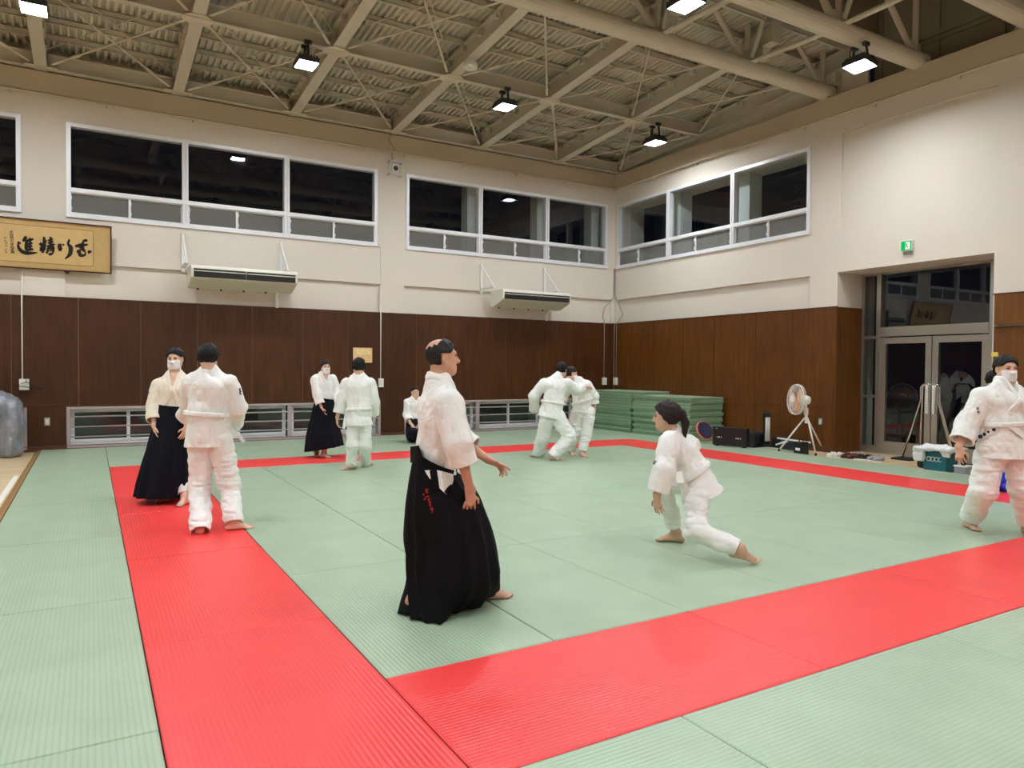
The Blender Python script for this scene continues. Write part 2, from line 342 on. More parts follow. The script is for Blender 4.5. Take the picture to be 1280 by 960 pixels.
    def build(s, name, m, parent=None, relax=1):
        vs, F = s.mesh(relax); o0 = np.array(ORIG.get(parent.name, (0, 0, 0)) if parent is not None else ((vs.min(0)+vs.max(0))/2*np.array([1, 1, 0])+np.array([0, 0, vs[:, 2].min()])))
        me = bpy.data.meshes.new(name); nv, nf = len(vs), len(F)
        me.vertices.add(nv); me.vertices.foreach_set('co', (vs-o0).astype(np.float32).ravel()); me.loops.add(nf*4); me.polygons.add(nf)
        me.loops.foreach_set('vertex_index', F.astype(np.int32).ravel()); me.polygons.foreach_set('loop_start', np.arange(0, nf*4, 4, dtype=np.int32))
        me.polygons.foreach_set('use_smooth', np.ones(nf, bool)); me.update(calc_edges=True); me.validate()
        for q in (m if isinstance(m, (list, tuple)) else [m]): me.materials.append(q)
        o = bpy.data.objects.new(name, me); COL.objects.link(o)
        if parent is not None: o.parent = parent
        else: o.location = o0
        ORIG[o.name] = tuple(o0); return o
def subset(v, keep, grow):
    """shell of v grown outward, kept where keep(P) < 0"""
    o = v.copy(); P = o.pts(); o.d = np.maximum(o.d-grow, keep(P).astype(np.float32)); return o
# ------------------------------------------------------------------ room shell
YB, XR, XL, YF, ZF, ZT = 15.75, 12.5, -14.0, -6.0, -.05, 6.85
def relief(name, mats, P, us, zs, depth, back=.3, mi=lambda u, z: 0):
    """wall in cells: depth(u,z) gives how far the cell lies behind the face, None for an opening; P(u,z,d) -> point"""
    us = sorted(set(round(x, 4) for x in us)); zs = sorted(set(round(x, 4) for x in zs)); mb = MB(); nu, nz = len(us)-1, len(zs)-1
    D = [[depth((us[i]+us[i+1])/2, (zs[j]+zs[j+1])/2) for j in range(nz)] for i in range(nu)]
    q = lambda *p: mb.add(p, [(0, 1, 2, 3)])
    for i in range(nu):
        for j in range(nz):
            a, b, c, e = us[i], us[i+1], zs[j], zs[j+1]; d = D[i][j]
            if d is not None: q(P(a, c, d), P(b, c, d), P(b, e, d), P(a, e, d))
            if i+1 < nu and D[i+1][j] != d:
                d1, d2 = (back if d is None else d), (back if D[i+1][j] is None else D[i+1][j])
                if d1 != d2: q(P(b, c, d1), P(b, c, d2), P(b, e, d2), P(b, e, d1))
            if j+1 < nz and D[i][j+1] != d:
                d1, d2 = (back if d is None else d), (back if D[i][j+1] is None else D[i][j+1])
                if d1 != d2: q(P(a, e, d1), P(b, e, d1), P(b, e, d2), P(a, e, d2))
    a, b, c, e = us[0], us[-1], zs[0], zs[-1]
    return struct(mb.build(name, mats))
def inr(x, a, b): return a < x < b
BACKW = [(-13.75, -7.75), (-7.05, -1.05), (-.36, 5.66), (6.35, 12.22)]; WZ = (4.32, 6.04)
BVENT = [(-13.7, -7.7), (-7.0, -.99), (-.37, 5.74), (6.33, 12.1)]; VZ = (.04, .75)
RECB = [(-13.8, -7.7), (-7.1, -1.08), (-.38, 5.72), (6.31, 12.38)]; RZ = (2.7, 3.45)
def dback(u, z):
    if any(inr(u, *w) for w in BACKW) and inr(z, *WZ): return None
    if any(inr(u, *w) for w in BVENT) and inr(z, *VZ): return None
    if any(inr(u, *w) for w in RECB) and inr(z, *RZ): return .07
    return 0.0
relief('wall_back', M['cream'], lambda u, z, d: (u, YB+d, z), [XL, XR]+[x for w in BACKW+BVENT+RECB for x in w], [ZF, ZT, *WZ, *VZ, *RZ], dback)
RW = (9.52, 15.66); OPEN = (6.08, 8.88); OZ = (ZF, 3.46); BIGP = (6.08, 8.84); BPZ = (4.29, 6.13); RECR = (9.5, 15.68)
def dright(u, z):
    if inr(u, *RW) and inr(z, *WZ): return None
    if inr(u, *OPEN) and inr(z, *OZ): return None
    if inr(u, *BIGP) and inr(z, *BPZ): return .05
    if inr(u, *RECR) and inr(z, *RZ): return .07
    return 0.0
relief('wall_right', M['cream'], lambda u, z, d: (XR+d, u, z), [YF, YB, *RW, *OPEN, *BIGP, *RECR], [ZF, ZT, *WZ, *OZ, *BPZ, *RZ], dright, back=.95)
mb = MB(); mb.box((XL-.2, YF, ZF), (XL, YB, ZT)); struct(mb.build('wall_left', M['cream']))
mb = MB(); mb.box((XL-.2, YF-.2, ZF), (XR+.2, YF, ZT)); struct(mb.build('wall_front', M['cream']))
mb = MB(); mb.box((XL-1, YF-1, ZF-.1), (XR+1.6, YB+.6, ZF)); struct(mb.build('floor', M['floor']))
mb = MB(); mb.box((-40, -30, -.6), (50, 60, -.5)); struct(mb.build('ground_outside', M['ground']))
# white court line on the boards
pa, pb = at_z(0, 625, ZF), at_z(20.5, 595, ZF); dd = nrm(pb-pa)
mb = MB(); mb.bar(pa-dd*2.2+np.array([0, 0, .001]), pb+np.array([0, 0, .001]), .06, .002, 0, side=np.cross(dd, UP)); struct(mb.build('trim_court_line', M['line']))

# ring beam over the trim pipe, picture-rail pipe
mb = MB(); mb.box((XL, YB-.10, 6.47), (XR, YB+.3, ZT)); struct(mb.build('trim_ring_beam_back', M['beamcream']))
mb = MB(); mb.box((XR-.10, YF, 6.47), (XR+.5, YB-.1, ZT)); struct(mb.build('trim_ring_beam_right', M['beamcream']))
mb = MB(); mb.tube([(XL, YB-.1, 6.455), (XR-.1, YB-.1, 6.455), (XR-.1, YF, 6.455)], .022, 8)
for k in range(18): mb.cbox((XL+.8+k*1.5, YB-.05, 6.44), (.03, .1, .05))
for k in range(13): mb.cbox((XR-.05, YB-1.6-k*1.5, 6.44), (.1, .03, .05))
struct(mb.build('trim_pipe_rail', M['rod'], smooth=True))

# wainscot: veneer boards with pale joints
def xs_of(us, y): return [at_y(u, 420, y)[0] for u in us]
jx = xs_of([14, 98, 176, 247, 315, 378.6, 436, 588, 632.5, 675, 716, 754], YB); pitch = jx[2]-jx[1]
jb = sorted(set([XL]+[jx[0]-pitch*k for k in range(1, 15) if jx[0]-pitch*k > XL+.2]+jx[:7]+[jx[6]+.93, jx[6]+1.62]+jx[7:]+[XR-.02]))
ZW = 2.79
mb = MB()
def wcell(mb, a, b, c, e, plane, mi):
    if plane == 'b': mb.box((a+.006, YB-.02, c), (b-.006, YB-.0, e), mi)
    else: mb.box((XR-.02, a+.006, c), (XR, b-.006, e), mi)
holes = BVENT
def peg_at(x): return 1 if x < 1.9 or 5.2 < x < 6.6 else 0
for a, b in zip(jb[:-1], jb[1:]):
    wcell(mb, a, b, .80, ZW, 'b', peg_at((a+b)/2))
edges = sorted(set([XL, XR-.02]+[x for w in BVENT for x in w]))
for a, b in zip(edges[:-1], edges[1:]):
    mid = (a+b)/2
    if any(inr(mid, *w) for w in BVENT): wcell(mb, a, b, .75, .795, 'b', 0)
    else: wcell(mb, a, b, .06, .795, 'b', 1)
mb.box((XL, YB-.008, .755), (XR-.02, YB-.002, ZW), 2)
struct(mb.build('trim_wainscot_back', [M['wain'], M['wainp'], M['wainline']]))
ry = [at_x(u, 450, XR)[1] for u in (784, 818, 854, 893, 945, 992)]
rb = sorted([OPEN[1]+.0]+ry+[YB-.03])
mb = MB()
for a, b in zip(rb[:-1], rb[1:]):
    wcell(mb, a, b, .83, ZW, 'r', 0); wcell(mb, a, b, .06, .822, 'r', 0)
mb.box((XR-.008, OPEN[1], .06), (XR-.003, YB-.03, ZW), 1)
mb.box((XR-.02, OPEN[1]-.018, ZF), (XR+.8, OPEN[1]-.001, ZW), 0)
struct(mb.build('trim_wainscot_right', [M['wainr'], M['wainline']]))
mb = MB()
for a, b in ((YF, -3.2), (-3.2, -1.2), (-1.2, .8), (.8, 2.6), (2.6, 4.4), (4.4, OPEN[0]-.02)):
    wcell(mb, a, b, 2.30, ZW, 'r', 0); wcell(mb, a, b, .06, 2.29, 'r', 0)
struct(mb.build('trim_pegboard_right', [M['wainrp']]))
mb = MB()
mb.box((XL, YF, ZF), (XL+.02, YB, ZW)); mb.box((XL, YF, ZF), (XR, YF+.02, ZW)); struct(mb.build('trim_wainscot_far', M['wain']))
mb = MB(); mb.box((XL, YB-.035, ZF), (XR-.03, YB, .05)); struct(mb.build('baseboard_back', M['darkwood']))
mb = MB(); mb.box((XR-.035, OPEN[1], ZF), (XR, YB-.035, .05)); mb.box((XR-.035, YF, ZF), (XR, OPEN[0], .05)); struct(mb.build('baseboard_right', M['darkwood']))
mb = MB(); mb.box((XL, YB-.03, ZW), (XR, YB, ZW+.015)); mb.box((XR-.03, OPEN[1]-.02, ZW), (XR, YB, ZW+.015)); mb.box((XR-.03, YF, ZW), (XR, OPEN[0], ZW+.015)); struct(mb.build('trim_wainscot_cap', M['darkwood']))
# tubular rail on the pegboard
mb = MB(); mb.tube([(XR-.06, OPEN[0]-.05, 2.27), (XR-.06, 2.0, 2.27)], .018, 8)
for y in (5.6, 4.2, 2.8): mb.cbox((XR-.035, y, 2.27), (.05, .03, .03))
tag(mb.build('wall_rail', M['chrome'], smooth=True), 'thin metal rail on brown pegboard right of the glass doors', 'rail')

# ------------------------------------------------------------------ windows (aluminium, three bays, small hoppers below)
def window(n, P, edges, small, label):
    """P(u,z,d) point; edges: 4 bay limits; small: 3 split positions of the lower lights"""
    base = P((edges[0]+edges[-1])/2, WZ[0], .05); w = thing('window_%d' % n, base, label, None, kind='structure')
    fr = MB()
    def bx(mb, u0, u1, z0, z1, d0, d1): 
        a = np.array(P(u0, z0, d0)); b = np.array(P(u1, z1, d1)); mb.box(np.minimum(a, b), np.maximum(a, b))
    z0, z1 = WZ; zt = 4.80
    bx(fr, edges[0], edges[-1], z0-.03, z0+.05, -.04, .14); bx(fr, edges[0], edges[-1], z1-.07, z1, -.02, .14)
    bx(fr, edges[0]+.001, edges[0]+.075, z0, z1-.001, -.022, .138); bx(fr, edges[-1]-.075, edges[-1]-.001, z0, z1-.001, -.022, .138)
    for u in edges[1:-1]: bx(fr, u-.055, u-.008, z0, z1-.002, -.026, .136); bx(fr, u+.008, u+.055, z0, z1-.002, -.026, .136); bx(fr, u-.008, u+.008, z0, z1, .0, .14)
    bx(fr, edges[0]+.003, edges[-1]-.003, zt-.04, zt+.04, -.024, .134)
    fr.build('window_frame', M['alu'], w)
    for k in range(3):
        a, b = edges[k]+.06, edges[k+1]-.06
        g = MB(); bx(g, a, b, zt+.04, z1-.05, .085, .091); g.build('pane', M['glass'], w)
        s = small[k]
        for c, e in ((a, s), (s, b)):
            sh = MB(); t = .022
            bx(sh, c, c+t, z0+.05, zt-.04, .02, .06); bx(sh, e-t, e, z0+.05, zt-.04, .02, .06)
            bx(sh, c+.001, e-.001, z0+.05, z0+.05+t, .022, .058); bx(sh, c+.001, e-.001, zt-.04-t, zt-.04, .022, .058)
            for hz in (z0+.14, zt-.14): bx(sh, c+.002, c+.03, hz-.03, hz+.03, -.0, .02)
            so = sh.build('hopper_sash', M['alu'], w)
            g = MB(); bx(g, c+t, e-t, z0+.05+t, zt-.04-t, .038, .044); g.build('pane', M['frost'], so)
    return w
PB = lambda u, z, d: (u, YB+d, z); PR = lambda u, z, d: (XR+d, u, z)
for i, (a, b) in enumerate(BACKW):
    e = [a, a+2.02, a+4.0, b]; sm = [a+1.04, a+3.0, a+5.02]
    if i == 3: sm = [a+1.0, a+2.96, a+4.95]; e = [a, a+1.95, a+3.91, b]
    window(i+1, PB, e, sm, ['long dark window high on the back wall, farthest left', 'dark window high on the back wall at the left picture edge', 'long dark window above the left air conditioner', 'long dark window above the right air conditioner beside the corner'][i])
window(5, PR, [9.52, 11.55, 13.64, 15.66], [10.58, 12.72, 14.80], 'dark window high on the right wall beside the corner')
# dark places beyond the panes: slim concrete posts and an eave seen by the hall's own light
for k, (x, y) in enumerate([(at_y(u, 250, YB+.62)[0], YB+.62) for u in (588, 674, 741)]):
    mb = MB(); mb.box((x-.17, y-.17, -.5), (x+.17, y+.17, 7.2)); struct(mb.build('column_outside', M['extcol']))
for k, (x, y) in enumerate([(XR+.62, at_x(u, 250, XR+.62)[1]) for u in (781, 851, 936)]):
    mb = MB(); mb.box((x-.2, y-.2, -.5), (x+.2, y+.2, 7.2)); struct(mb.build('column_outside', M['extcol']))

# ------------------------------------------------------------------ low vent windows with guard rails
def vent(n, a, b, label):
    w = thing('window_%d' % n, ((a+b)/2, YB, VZ[0]), label, None, kind='structure')
    f = MB(); z0, z1 = VZ
    f.box((a, YB-.04, z0-.045), (b, YB+.10, z0)); f.box((a, YB-.037, z1-.03), (b, YB+.098, z1+.015)); f.box((a, YB-.035, z0), (a+.05, YB+.1, z1)); f.box((b-.05, YB-.035, z0), (b, YB+.1, z1))
    f.build('window_frame', M['mauve'], w)
    k = 3; st = (b-a)/k; s = MB()
    for i in range(k):
        c = a+i*st
        s.box((c+.05, YB+.14, z0), (c+.12, YB+.18, z1)); s.box((c+st-.12, YB+.14, z0), (c+st-.05, YB+.18, z1)); s.box((c+st/2-.03, YB+.13, z0), (c+st/2+.03, YB+.18, z1))
        s.box((c+.053, YB+.143, z0+.002), (c+st-.053, YB+.177, z0+.10)); s.box((c+.053, YB+.143, z1-.10), (c+st-.053, YB+.177, z1-.002))
    s.build('sliding_sash', M['alu'], w)
    g = MB(); g.box((a+.1, YB+.155, z0+.1), (b-.1, YB+.16, z1-.1)); g.build('pane', M['ventglass'], w)
    for i in range(1, k):
        p = MB(); c = a+i*st; p.box((c-.045, YB-.03, z0), (c+.045, YB+.02, z1)); p.build('guard_post', M['mauve'], w)
    for j in range(3):
        r = MB(); z = z0+.16+j*.19; r.tube([(a+.03, YB-.018, z), (b-.03, YB-.018, z)], .014, 8); r.build('guard_rail', M['mauve'], w, smooth=True)
    bb = MB(); bb.box((a, YB+.19, z0), (b, YB+.2, z1)) 
for i, (a, b) in enumerate(BVENT):
    vent(6+i, a, b, ['low vent window with guard rails, farthest left', 'low vent window behind the plastic-wrapped object', 'low vent window with three guard rails behind the left couples', 'low vent window with guard rails right of the kneeling person'][i])

# ------------------------------------------------------------------ entrance: glass doors set back in the right wall
XD = XR+.8
w = thing('window_10', (XD, 7.5, ZF), 'tall steel-framed glass screen around the double doors', None, kind='structure')
f = MB(); st = .055
yA, yB_, yC = OPEN[1]-.02, 8.50, OPEN[0]
zc = OZ[1]
f.box((XD-.04, yA-.05, ZF), (XD+.08, yA, zc)); f.box((XD-.06, yB_-.045, ZF), (XD+.08, yB_+.045, zc))
f.box((XD-.06, yC, ZF), (XD+.08, 6.495, zc)); f.box((XD-.037, yC+.003, zc-.04), (XD+.077, yA-.003, zc-.002))
f.box((XD-.07, 6.5, 2.22), (XD+.075, yB_, 2.40)); f.box((XD-.03, yB_, 2.18), (XD+.06, yA-.004, 2.24)); f.box((XD-.03, yB_, 1.03), (XD+.06, yA-.004, 1.08)); f.box((XD-.051, yC+.004, ZF+.001), (XD+.071, yA-.004, ZF+.05))
f.box((XD-.03, yB_, ZF+.003), (XD+.06, yA-.006, ZF+.14))
f.build('screen_frame', M['steelbr'], w)
for y0, y1, z0, z1 in ((6.5, yB_-.045, 2.40, zc-.04), (yB_+.045, yA-.05, 2.24, zc-.04), (yB_+.045, yA-.05, 1.08, 2.18), (yB_+.045, yA-.05, .09, 1.03)):
    g = MB(); g.box((XD+.01, y0, z0), (XD+.018, y1, z1)); g.build('pane', M['glass'], w)
for n, (y0, y1, hs) in enumerate(((7.47, 8.455, 7.47), (6.50, 7.455, 7.455))):
    d = thing('door_%d' % (n+1), (XD, (y0+y1)/2, ZF), ['steel-framed glass door leaf, left of the pair', 'steel-framed glass door leaf, right of the pair'][n], None, kind='structure')
    f = MB(); t = .11
    f.box((XD-.05, y0, 0), (XD+.02, y0+t, 2.2)); f.box((XD-.05, y1-t, 0), (XD+.02, y1, 2.2)); f.box((XD-.047, y0+.003, 2.08), (XD+.017, y1-.003, 2.197)); f.box((XD-.047, y0+.003, .003), (XD+.017, y1-.003, .2))
    f.build('door_frame', M['steelbr'], d)
    g = MB(); g.box((XD-.02, y0+t, .2), (XD-.012, y1-t, 2.08)); g.build('pane', M['glass'], d)
    h = MB(); yy_ = hs+.055 if n == 0 else hs-.055
    h.box((XD-.085, yy_-.022, .78), (XD-.05, yy_+.022, 1.30), 0)
    for k in range(9): h.box((XD-.087, yy_-.008, .84+k*.045), (XD-.085, yy_+.008, .862+k*.045), 1)
    h.build('push_plate', [M['white'], M['grey']], d)
p_ = at_x(1084, 450, XD+.55); mb = MB(); mb.box((XD+.45, p_[1]-.07, ZF), (XD+.65, p_[1]+.12, 4.2)); struct(mb.build('column_outside', M['extcol']))
# ceiling of the recess and its far cheek are part of wall_right (back = .95)

# ------------------------------------------------------------------ judo mats
P_ = 1.016; X0, Y0 = .25, 2.37; TH = .05
gx = [X0+P_*i for i in range(12)]                      # 0.25 .. 11.43
INX = gx[1:10]; ROWY = [3.386, 5.418, 7.45, 9.482, 11.514]; YBAND = (11.514, 12.53)
def judo_mat(x0, x1, y0, y1, red, axis, label, group, z=0.0, th=TH, rot=0, name='judo_mat'):
    g = .003; b = .006; mb = MB(); x0 += g; x1 -= g; y0 += g; y1 -= g
    vs = [(x0, y0, z-th), (x1, y0, z-th), (x1, y1, z-th), (x0, y1, z-th), (x0, y0, z-b), (x1, y0, z-b), (x1, y1, z-b), (x0, y1, z-b), (x0+b, y0+b, z), (x1-b, y0+b, z), (x1-b, y1-b, z), (x0+b, y1-b, z)]
    mb.add(vs, [(3, 2, 1, 0), (0, 1, 5, 4), (1, 2, 6, 5), (2, 3, 7, 6), (3, 0, 4, 7)], 1); mb.add(vs, [(4, 5, 9, 8), (5, 6, 10, 9), (6, 7, 11, 10), (7, 4, 8, 11), (8, 9, 10, 11)], 0)
    c = 'red' if red else 'green'
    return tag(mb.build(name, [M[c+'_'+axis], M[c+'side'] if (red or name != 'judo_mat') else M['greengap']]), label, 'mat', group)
G_IN = 'green mats inside the red square'; G_R = 'red mats of the square border'; G_O = 'green mats outside the red square'
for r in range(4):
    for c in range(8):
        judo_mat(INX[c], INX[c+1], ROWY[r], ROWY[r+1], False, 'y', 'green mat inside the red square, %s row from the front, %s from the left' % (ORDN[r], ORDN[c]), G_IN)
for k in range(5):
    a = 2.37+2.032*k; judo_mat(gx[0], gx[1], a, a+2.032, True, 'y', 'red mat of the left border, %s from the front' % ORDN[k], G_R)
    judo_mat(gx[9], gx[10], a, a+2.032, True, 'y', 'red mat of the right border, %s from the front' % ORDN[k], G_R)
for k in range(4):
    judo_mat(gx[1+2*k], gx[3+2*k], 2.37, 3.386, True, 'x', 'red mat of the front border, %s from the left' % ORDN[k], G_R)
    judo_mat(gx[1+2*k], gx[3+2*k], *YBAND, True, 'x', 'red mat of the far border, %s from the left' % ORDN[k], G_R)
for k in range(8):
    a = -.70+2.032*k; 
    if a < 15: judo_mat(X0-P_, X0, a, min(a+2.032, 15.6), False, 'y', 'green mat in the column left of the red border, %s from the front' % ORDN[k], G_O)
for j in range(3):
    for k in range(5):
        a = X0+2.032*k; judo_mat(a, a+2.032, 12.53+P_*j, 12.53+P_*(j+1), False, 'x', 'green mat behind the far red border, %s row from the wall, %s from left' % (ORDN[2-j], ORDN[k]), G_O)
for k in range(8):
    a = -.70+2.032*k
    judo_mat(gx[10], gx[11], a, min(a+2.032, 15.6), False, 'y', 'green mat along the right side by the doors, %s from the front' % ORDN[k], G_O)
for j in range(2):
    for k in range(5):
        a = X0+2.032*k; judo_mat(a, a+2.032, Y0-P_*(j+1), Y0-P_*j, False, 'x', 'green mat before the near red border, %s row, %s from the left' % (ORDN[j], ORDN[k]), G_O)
mb = MB(); xe = X0-P_
mb.prism([(xe-.005, -.7, ZF), (xe-.10, -.7, ZF), (xe-.03, -.7, -.005), (xe-.005, -.7, -.003)], np.zeros(3), (0, 16.25, 0)); tag(mb.build('edging_strip', M['edge']), 'brown ramp strip along the left edge of the mats', 'edging')
# ------------------------------------------------------------------ roof steelwork
SL = .07; zb = lambda y: 6.86+SL*(15.75-y); YE = 8.75
BX = [-.73+2.242*i for i in range(-6, 6)]+[12.52]
def hbeam(name, a, b, w, h, m=None, t=.016):
    a = np.array(a, float); b = np.array(b, float); d = nrm(b-a); sd = nrm(np.cross(d, UP)); mb = MB()
    for z, ww in ((t/2, w), (h-t/2, w)): mb.bar(a+UP*z, b+UP*z, ww, t, 0, side=sd)
    mb.bar(a+UP*h/2, b+UP*h/2, .012, h-2*t, 0, side=sd); return mb
for x in BX:
    mb = hbeam('', (x, 15.7, zb(15.7)), (x, YE, zb(YE)), .2, .34)
    mb.box((x-.12, YE-.02, zb(YE)-.02), (x+.12, YE, zb(YE)+.36))
    for k in range(11):
        y = 15.12-.63*k
        if y > YE+.1: mb.box((x+.02, y-.05, zb(y)+.22), (x+.11, y+.05, zb(y)+.34)); mb.box((x-.11, y-.05, zb(y)+.22), (x-.02, y+.05, zb(y)+.34))
    struct(mb.build('roof_beam', M['steel']))
for y in (15.60, 12.60):
    for a, b in zip(BX[:-1], BX[1:]):
        struct(hbeam('', (a+.1, y, zb(y)+.01), (b-.1, y, zb(y)+.01), .15, .27).build('roof_cross_beam', M['steel']))
for k in range(11):
    y = 15.12-.63*k
    if abs(y-12.6) < .1 or y < YE: continue
    mb = MB(); mb.box((XL, y-.03, zb(y)+.34), (12.6, y-.022, zb(y)+.44)); mb.box((XL, y-.03, zb(y)+.34), (12.6, y+.03, zb(y)+.35)); mb.box((XL, y-.03, zb(y)+.43), (12.6, y+.03, zb(y)+.44))
    struct(mb.build('roof_purlin', M['steel']))
# folded deck, ribs running down the slope
mb = MB(); per = .115; xs = []; x = XL
while x < 12.9: xs += [(x, 0), (x+.042, 0), (x+.056, .06), (x+.10, .06)]; x += per
y0, y1 = 15.9, 8.45; n = len(xs)
vs_ = [(x, y0, zb(y0)+.445+h) for x, h in xs]+[(x, y1, zb(y1)+.445+h) for x, h in xs]
mb.add(vs_, [(i, i+1, n+i+1, n+i) for i in range(n-1)]); struct(mb.build('roof_deck', M['deck']))
mb = MB(); mb.box((XL-.3, 8.3, 7.72), (13.2, 16.1, 7.78)); 
# closing strips round the eaves
mb = MB(); mb.box((XL, 15.8, 6.85), (12.9, 15.86, 7.5)); struct(mb.build('trim_eaves_back', M['deck']))
mb = MB(); mb.box((12.62, 8.4, 6.85), (12.68, 15.8, 8.0)); struct(mb.build('trim_eaves_right', M['deck']))
# raised middle roof: clerestory face, gable panels, soffit
mb = MB(); mb.box((XL, 8.36, 7.72), (12.9, 8.42, 8.55), 0); mb.box((XL, 8.36, 8.55), (12.9, 8.4, 9.25), 1); mb.box((XL, 8.30, 9.25), (12.9, 8.42, 10.2), 0)
struct(mb.build('wall_clerestory', [M['dark'], M['navy']]))
mb = MB(); mb.box((12.85, YF, 6.85), (12.95, 8.42, 10.2))
for k in range(14): mb.box((12.82, 8.3-1.05*k-.05, 6.85), (12.85, 8.3-1.05*k, 10.2))
for z in (7.35, 7.45, 8.6, 8.7): mb.box((12.80, YF, z), (12.85, 8.4, z+.05))
struct(mb.build('wall_gable', M['dark']))
mb = MB(); mb.box((XL, YF, 10.2), (13.2, 8.5, 10.3)); struct(mb.build('ceiling', M['dark']))
mb = MB(); mb.box((XL-.2, YF-.2, 6.85), (13, YF, 10.2)); mb.box((XL-.2, YF, 6.85), (XL, 15.9, 10.2)); struct(mb.build('wall_upper_far', M['dark']))
# brace rods with turnbuckles
def rod(a, b, r):
    a = np.array(a, float); b = np.array(b, float); d = b-a; L = np.linalg.norm(d); u = d/L; mb = MB()
    mb.tube([a+u*.28, b-u*.28], r, 6); mb.bar(a+u*.12, a+u*.45, .05, .012); mb.bar(b-u*.45, b-u*.12, .05, .012)
    mb.tube([a+u*.62, a+u*.66, a+u*.86, a+u*.90], [r, r*1.8, r*1.8, r], 6)
    struct(mb.build('brace_rod', M['rod'], smooth=False))
for i in range(4, len(BX)-1):
    a, b = BX[i], BX[i+1]
    for y0, y1 in ((15.5, 12.66), (12.54, 9.5)):
        for xa, xb in ((a, b), (b, a)):
            s = 1 if xb > xa else -1
            rod((xa+s*.1, y0, zb(y0)+.03), (xb-s*.1, y1, zb(y1)+.03), .016)
            struct(MB().tube([(xa+s*.1, y0, zb(y0)+.33), (xb-s*.1, y1, zb(y1)+.33)], .010, 6).build('brace_rod', M['rod']))
mb = MB()
for x in BX[3:-1]:
    for y in (12.60,):
        mb.prism([(x-.22, y-.09, 0), (x-.1, y-.2, 0), (x+.1, y-.2, 0), (x+.22, y-.09, 0), (x+.22, y+.09, 0), (x+.1, y+.2, 0), (x-.1, y+.2, 0), (x-.22, y+.09, 0)], np.array([0, 0, zb(y)-.005]), (0, 0, .014))
    mb.box((x-.25, 15.45, zb(15.5)), (x+.25, 15.6, zb(15.5)+.014))
struct(mb.build('trim_gusset_plates', M['rod']))
# pipe trusses
NX = [12.35-2.1*k for k in range(13)]
PIPES = [(9.18, 7.0), (7.35, 6.94), (5.62, 6.95), (3.8, 6.95), (1.9, 6.95), (0.0, 6.95), (-1.9, 6.95), (-3.8, 6.95)]
TOPZ = 9.0
for y, z in PIPES:
    mb = MB(); mb.tube([(XL, y, z), (12.56, y, z)], .15, 18); mb.lathe([(.15, 0), (.16, .01), (.16, .03)], (12.53, y, z), (1, 0, 0), 18)
    mb.box((12.38, y-.10, 6.85), (12.62, y+.10, z-.1)); mb.prism([(12.45, y+.1, 6.85), (12.45, y+.28, 6.85), (12.45, y+.1, 7.0)], np.zeros(3), (.03, 0, 0))
    struct(mb.build('truss_pipe', M['steel'], smooth=False))
    for me_ in [bpy.data.objects[-1]] if False else []: pass
    if y > 5:
        for k in range(0, 8):
            x = NX[k]; mb = MB(); mb.tube([(x, y, z+.1), (x, y, TOPZ)], .05, 10)
            mb.tube([(x-.06, y, z+.1), (x-2.1, y, TOPZ)], .05, 10)
            mb.box((x-.16, y-.012, z+.12), (x+.16, y+.012, z+.30)); struct(mb.build('truss_web', M['steel'], smooth=False))
        mb = MB(); mb.tube([(XL, y, TOPZ), (12.5, y, TOPZ)], .09, 12); struct(mb.build('truss_top_pipe', M['steel']))
for k in range(1, 8):
    x = NX[k]
    for (ya, za), (yb_, zb_) in zip(PIPES[:3], PIPES[1:4]):
        mb = MB(); mb.tube([(x, ya-.28, za+.06), (x, yb_+.28, zb_+.06)], .045, 10)
        for y, z, s in ((ya, za, -1), (yb_, zb_, 1)): mb.box((x-.06, min(y+s*.1, y+s*.40), z+.05), (x+.06, max(y+s*.1, y+s*.40), z+.07))
        struct(mb.build('truss_lateral_tube', M['steel']))
        mb = MB(); mb.tube([(x, ya-.1, za+.14), (x, (ya+yb_)/2, TOPZ)], .045, 8); mb.tube([(x, yb_+.1, zb_+.14), (x, (ya+yb_)/2, TOPZ)], .045, 8); struct(mb.build('truss_web', M['steel']))
for x in BX[4:]:
    mb = MB(); mb.box((x-.09, 8.95, 7.12), (x+.09, 9.3, zb(9.1)+.01)); struct(mb.build('beam_seat', M['steel']))

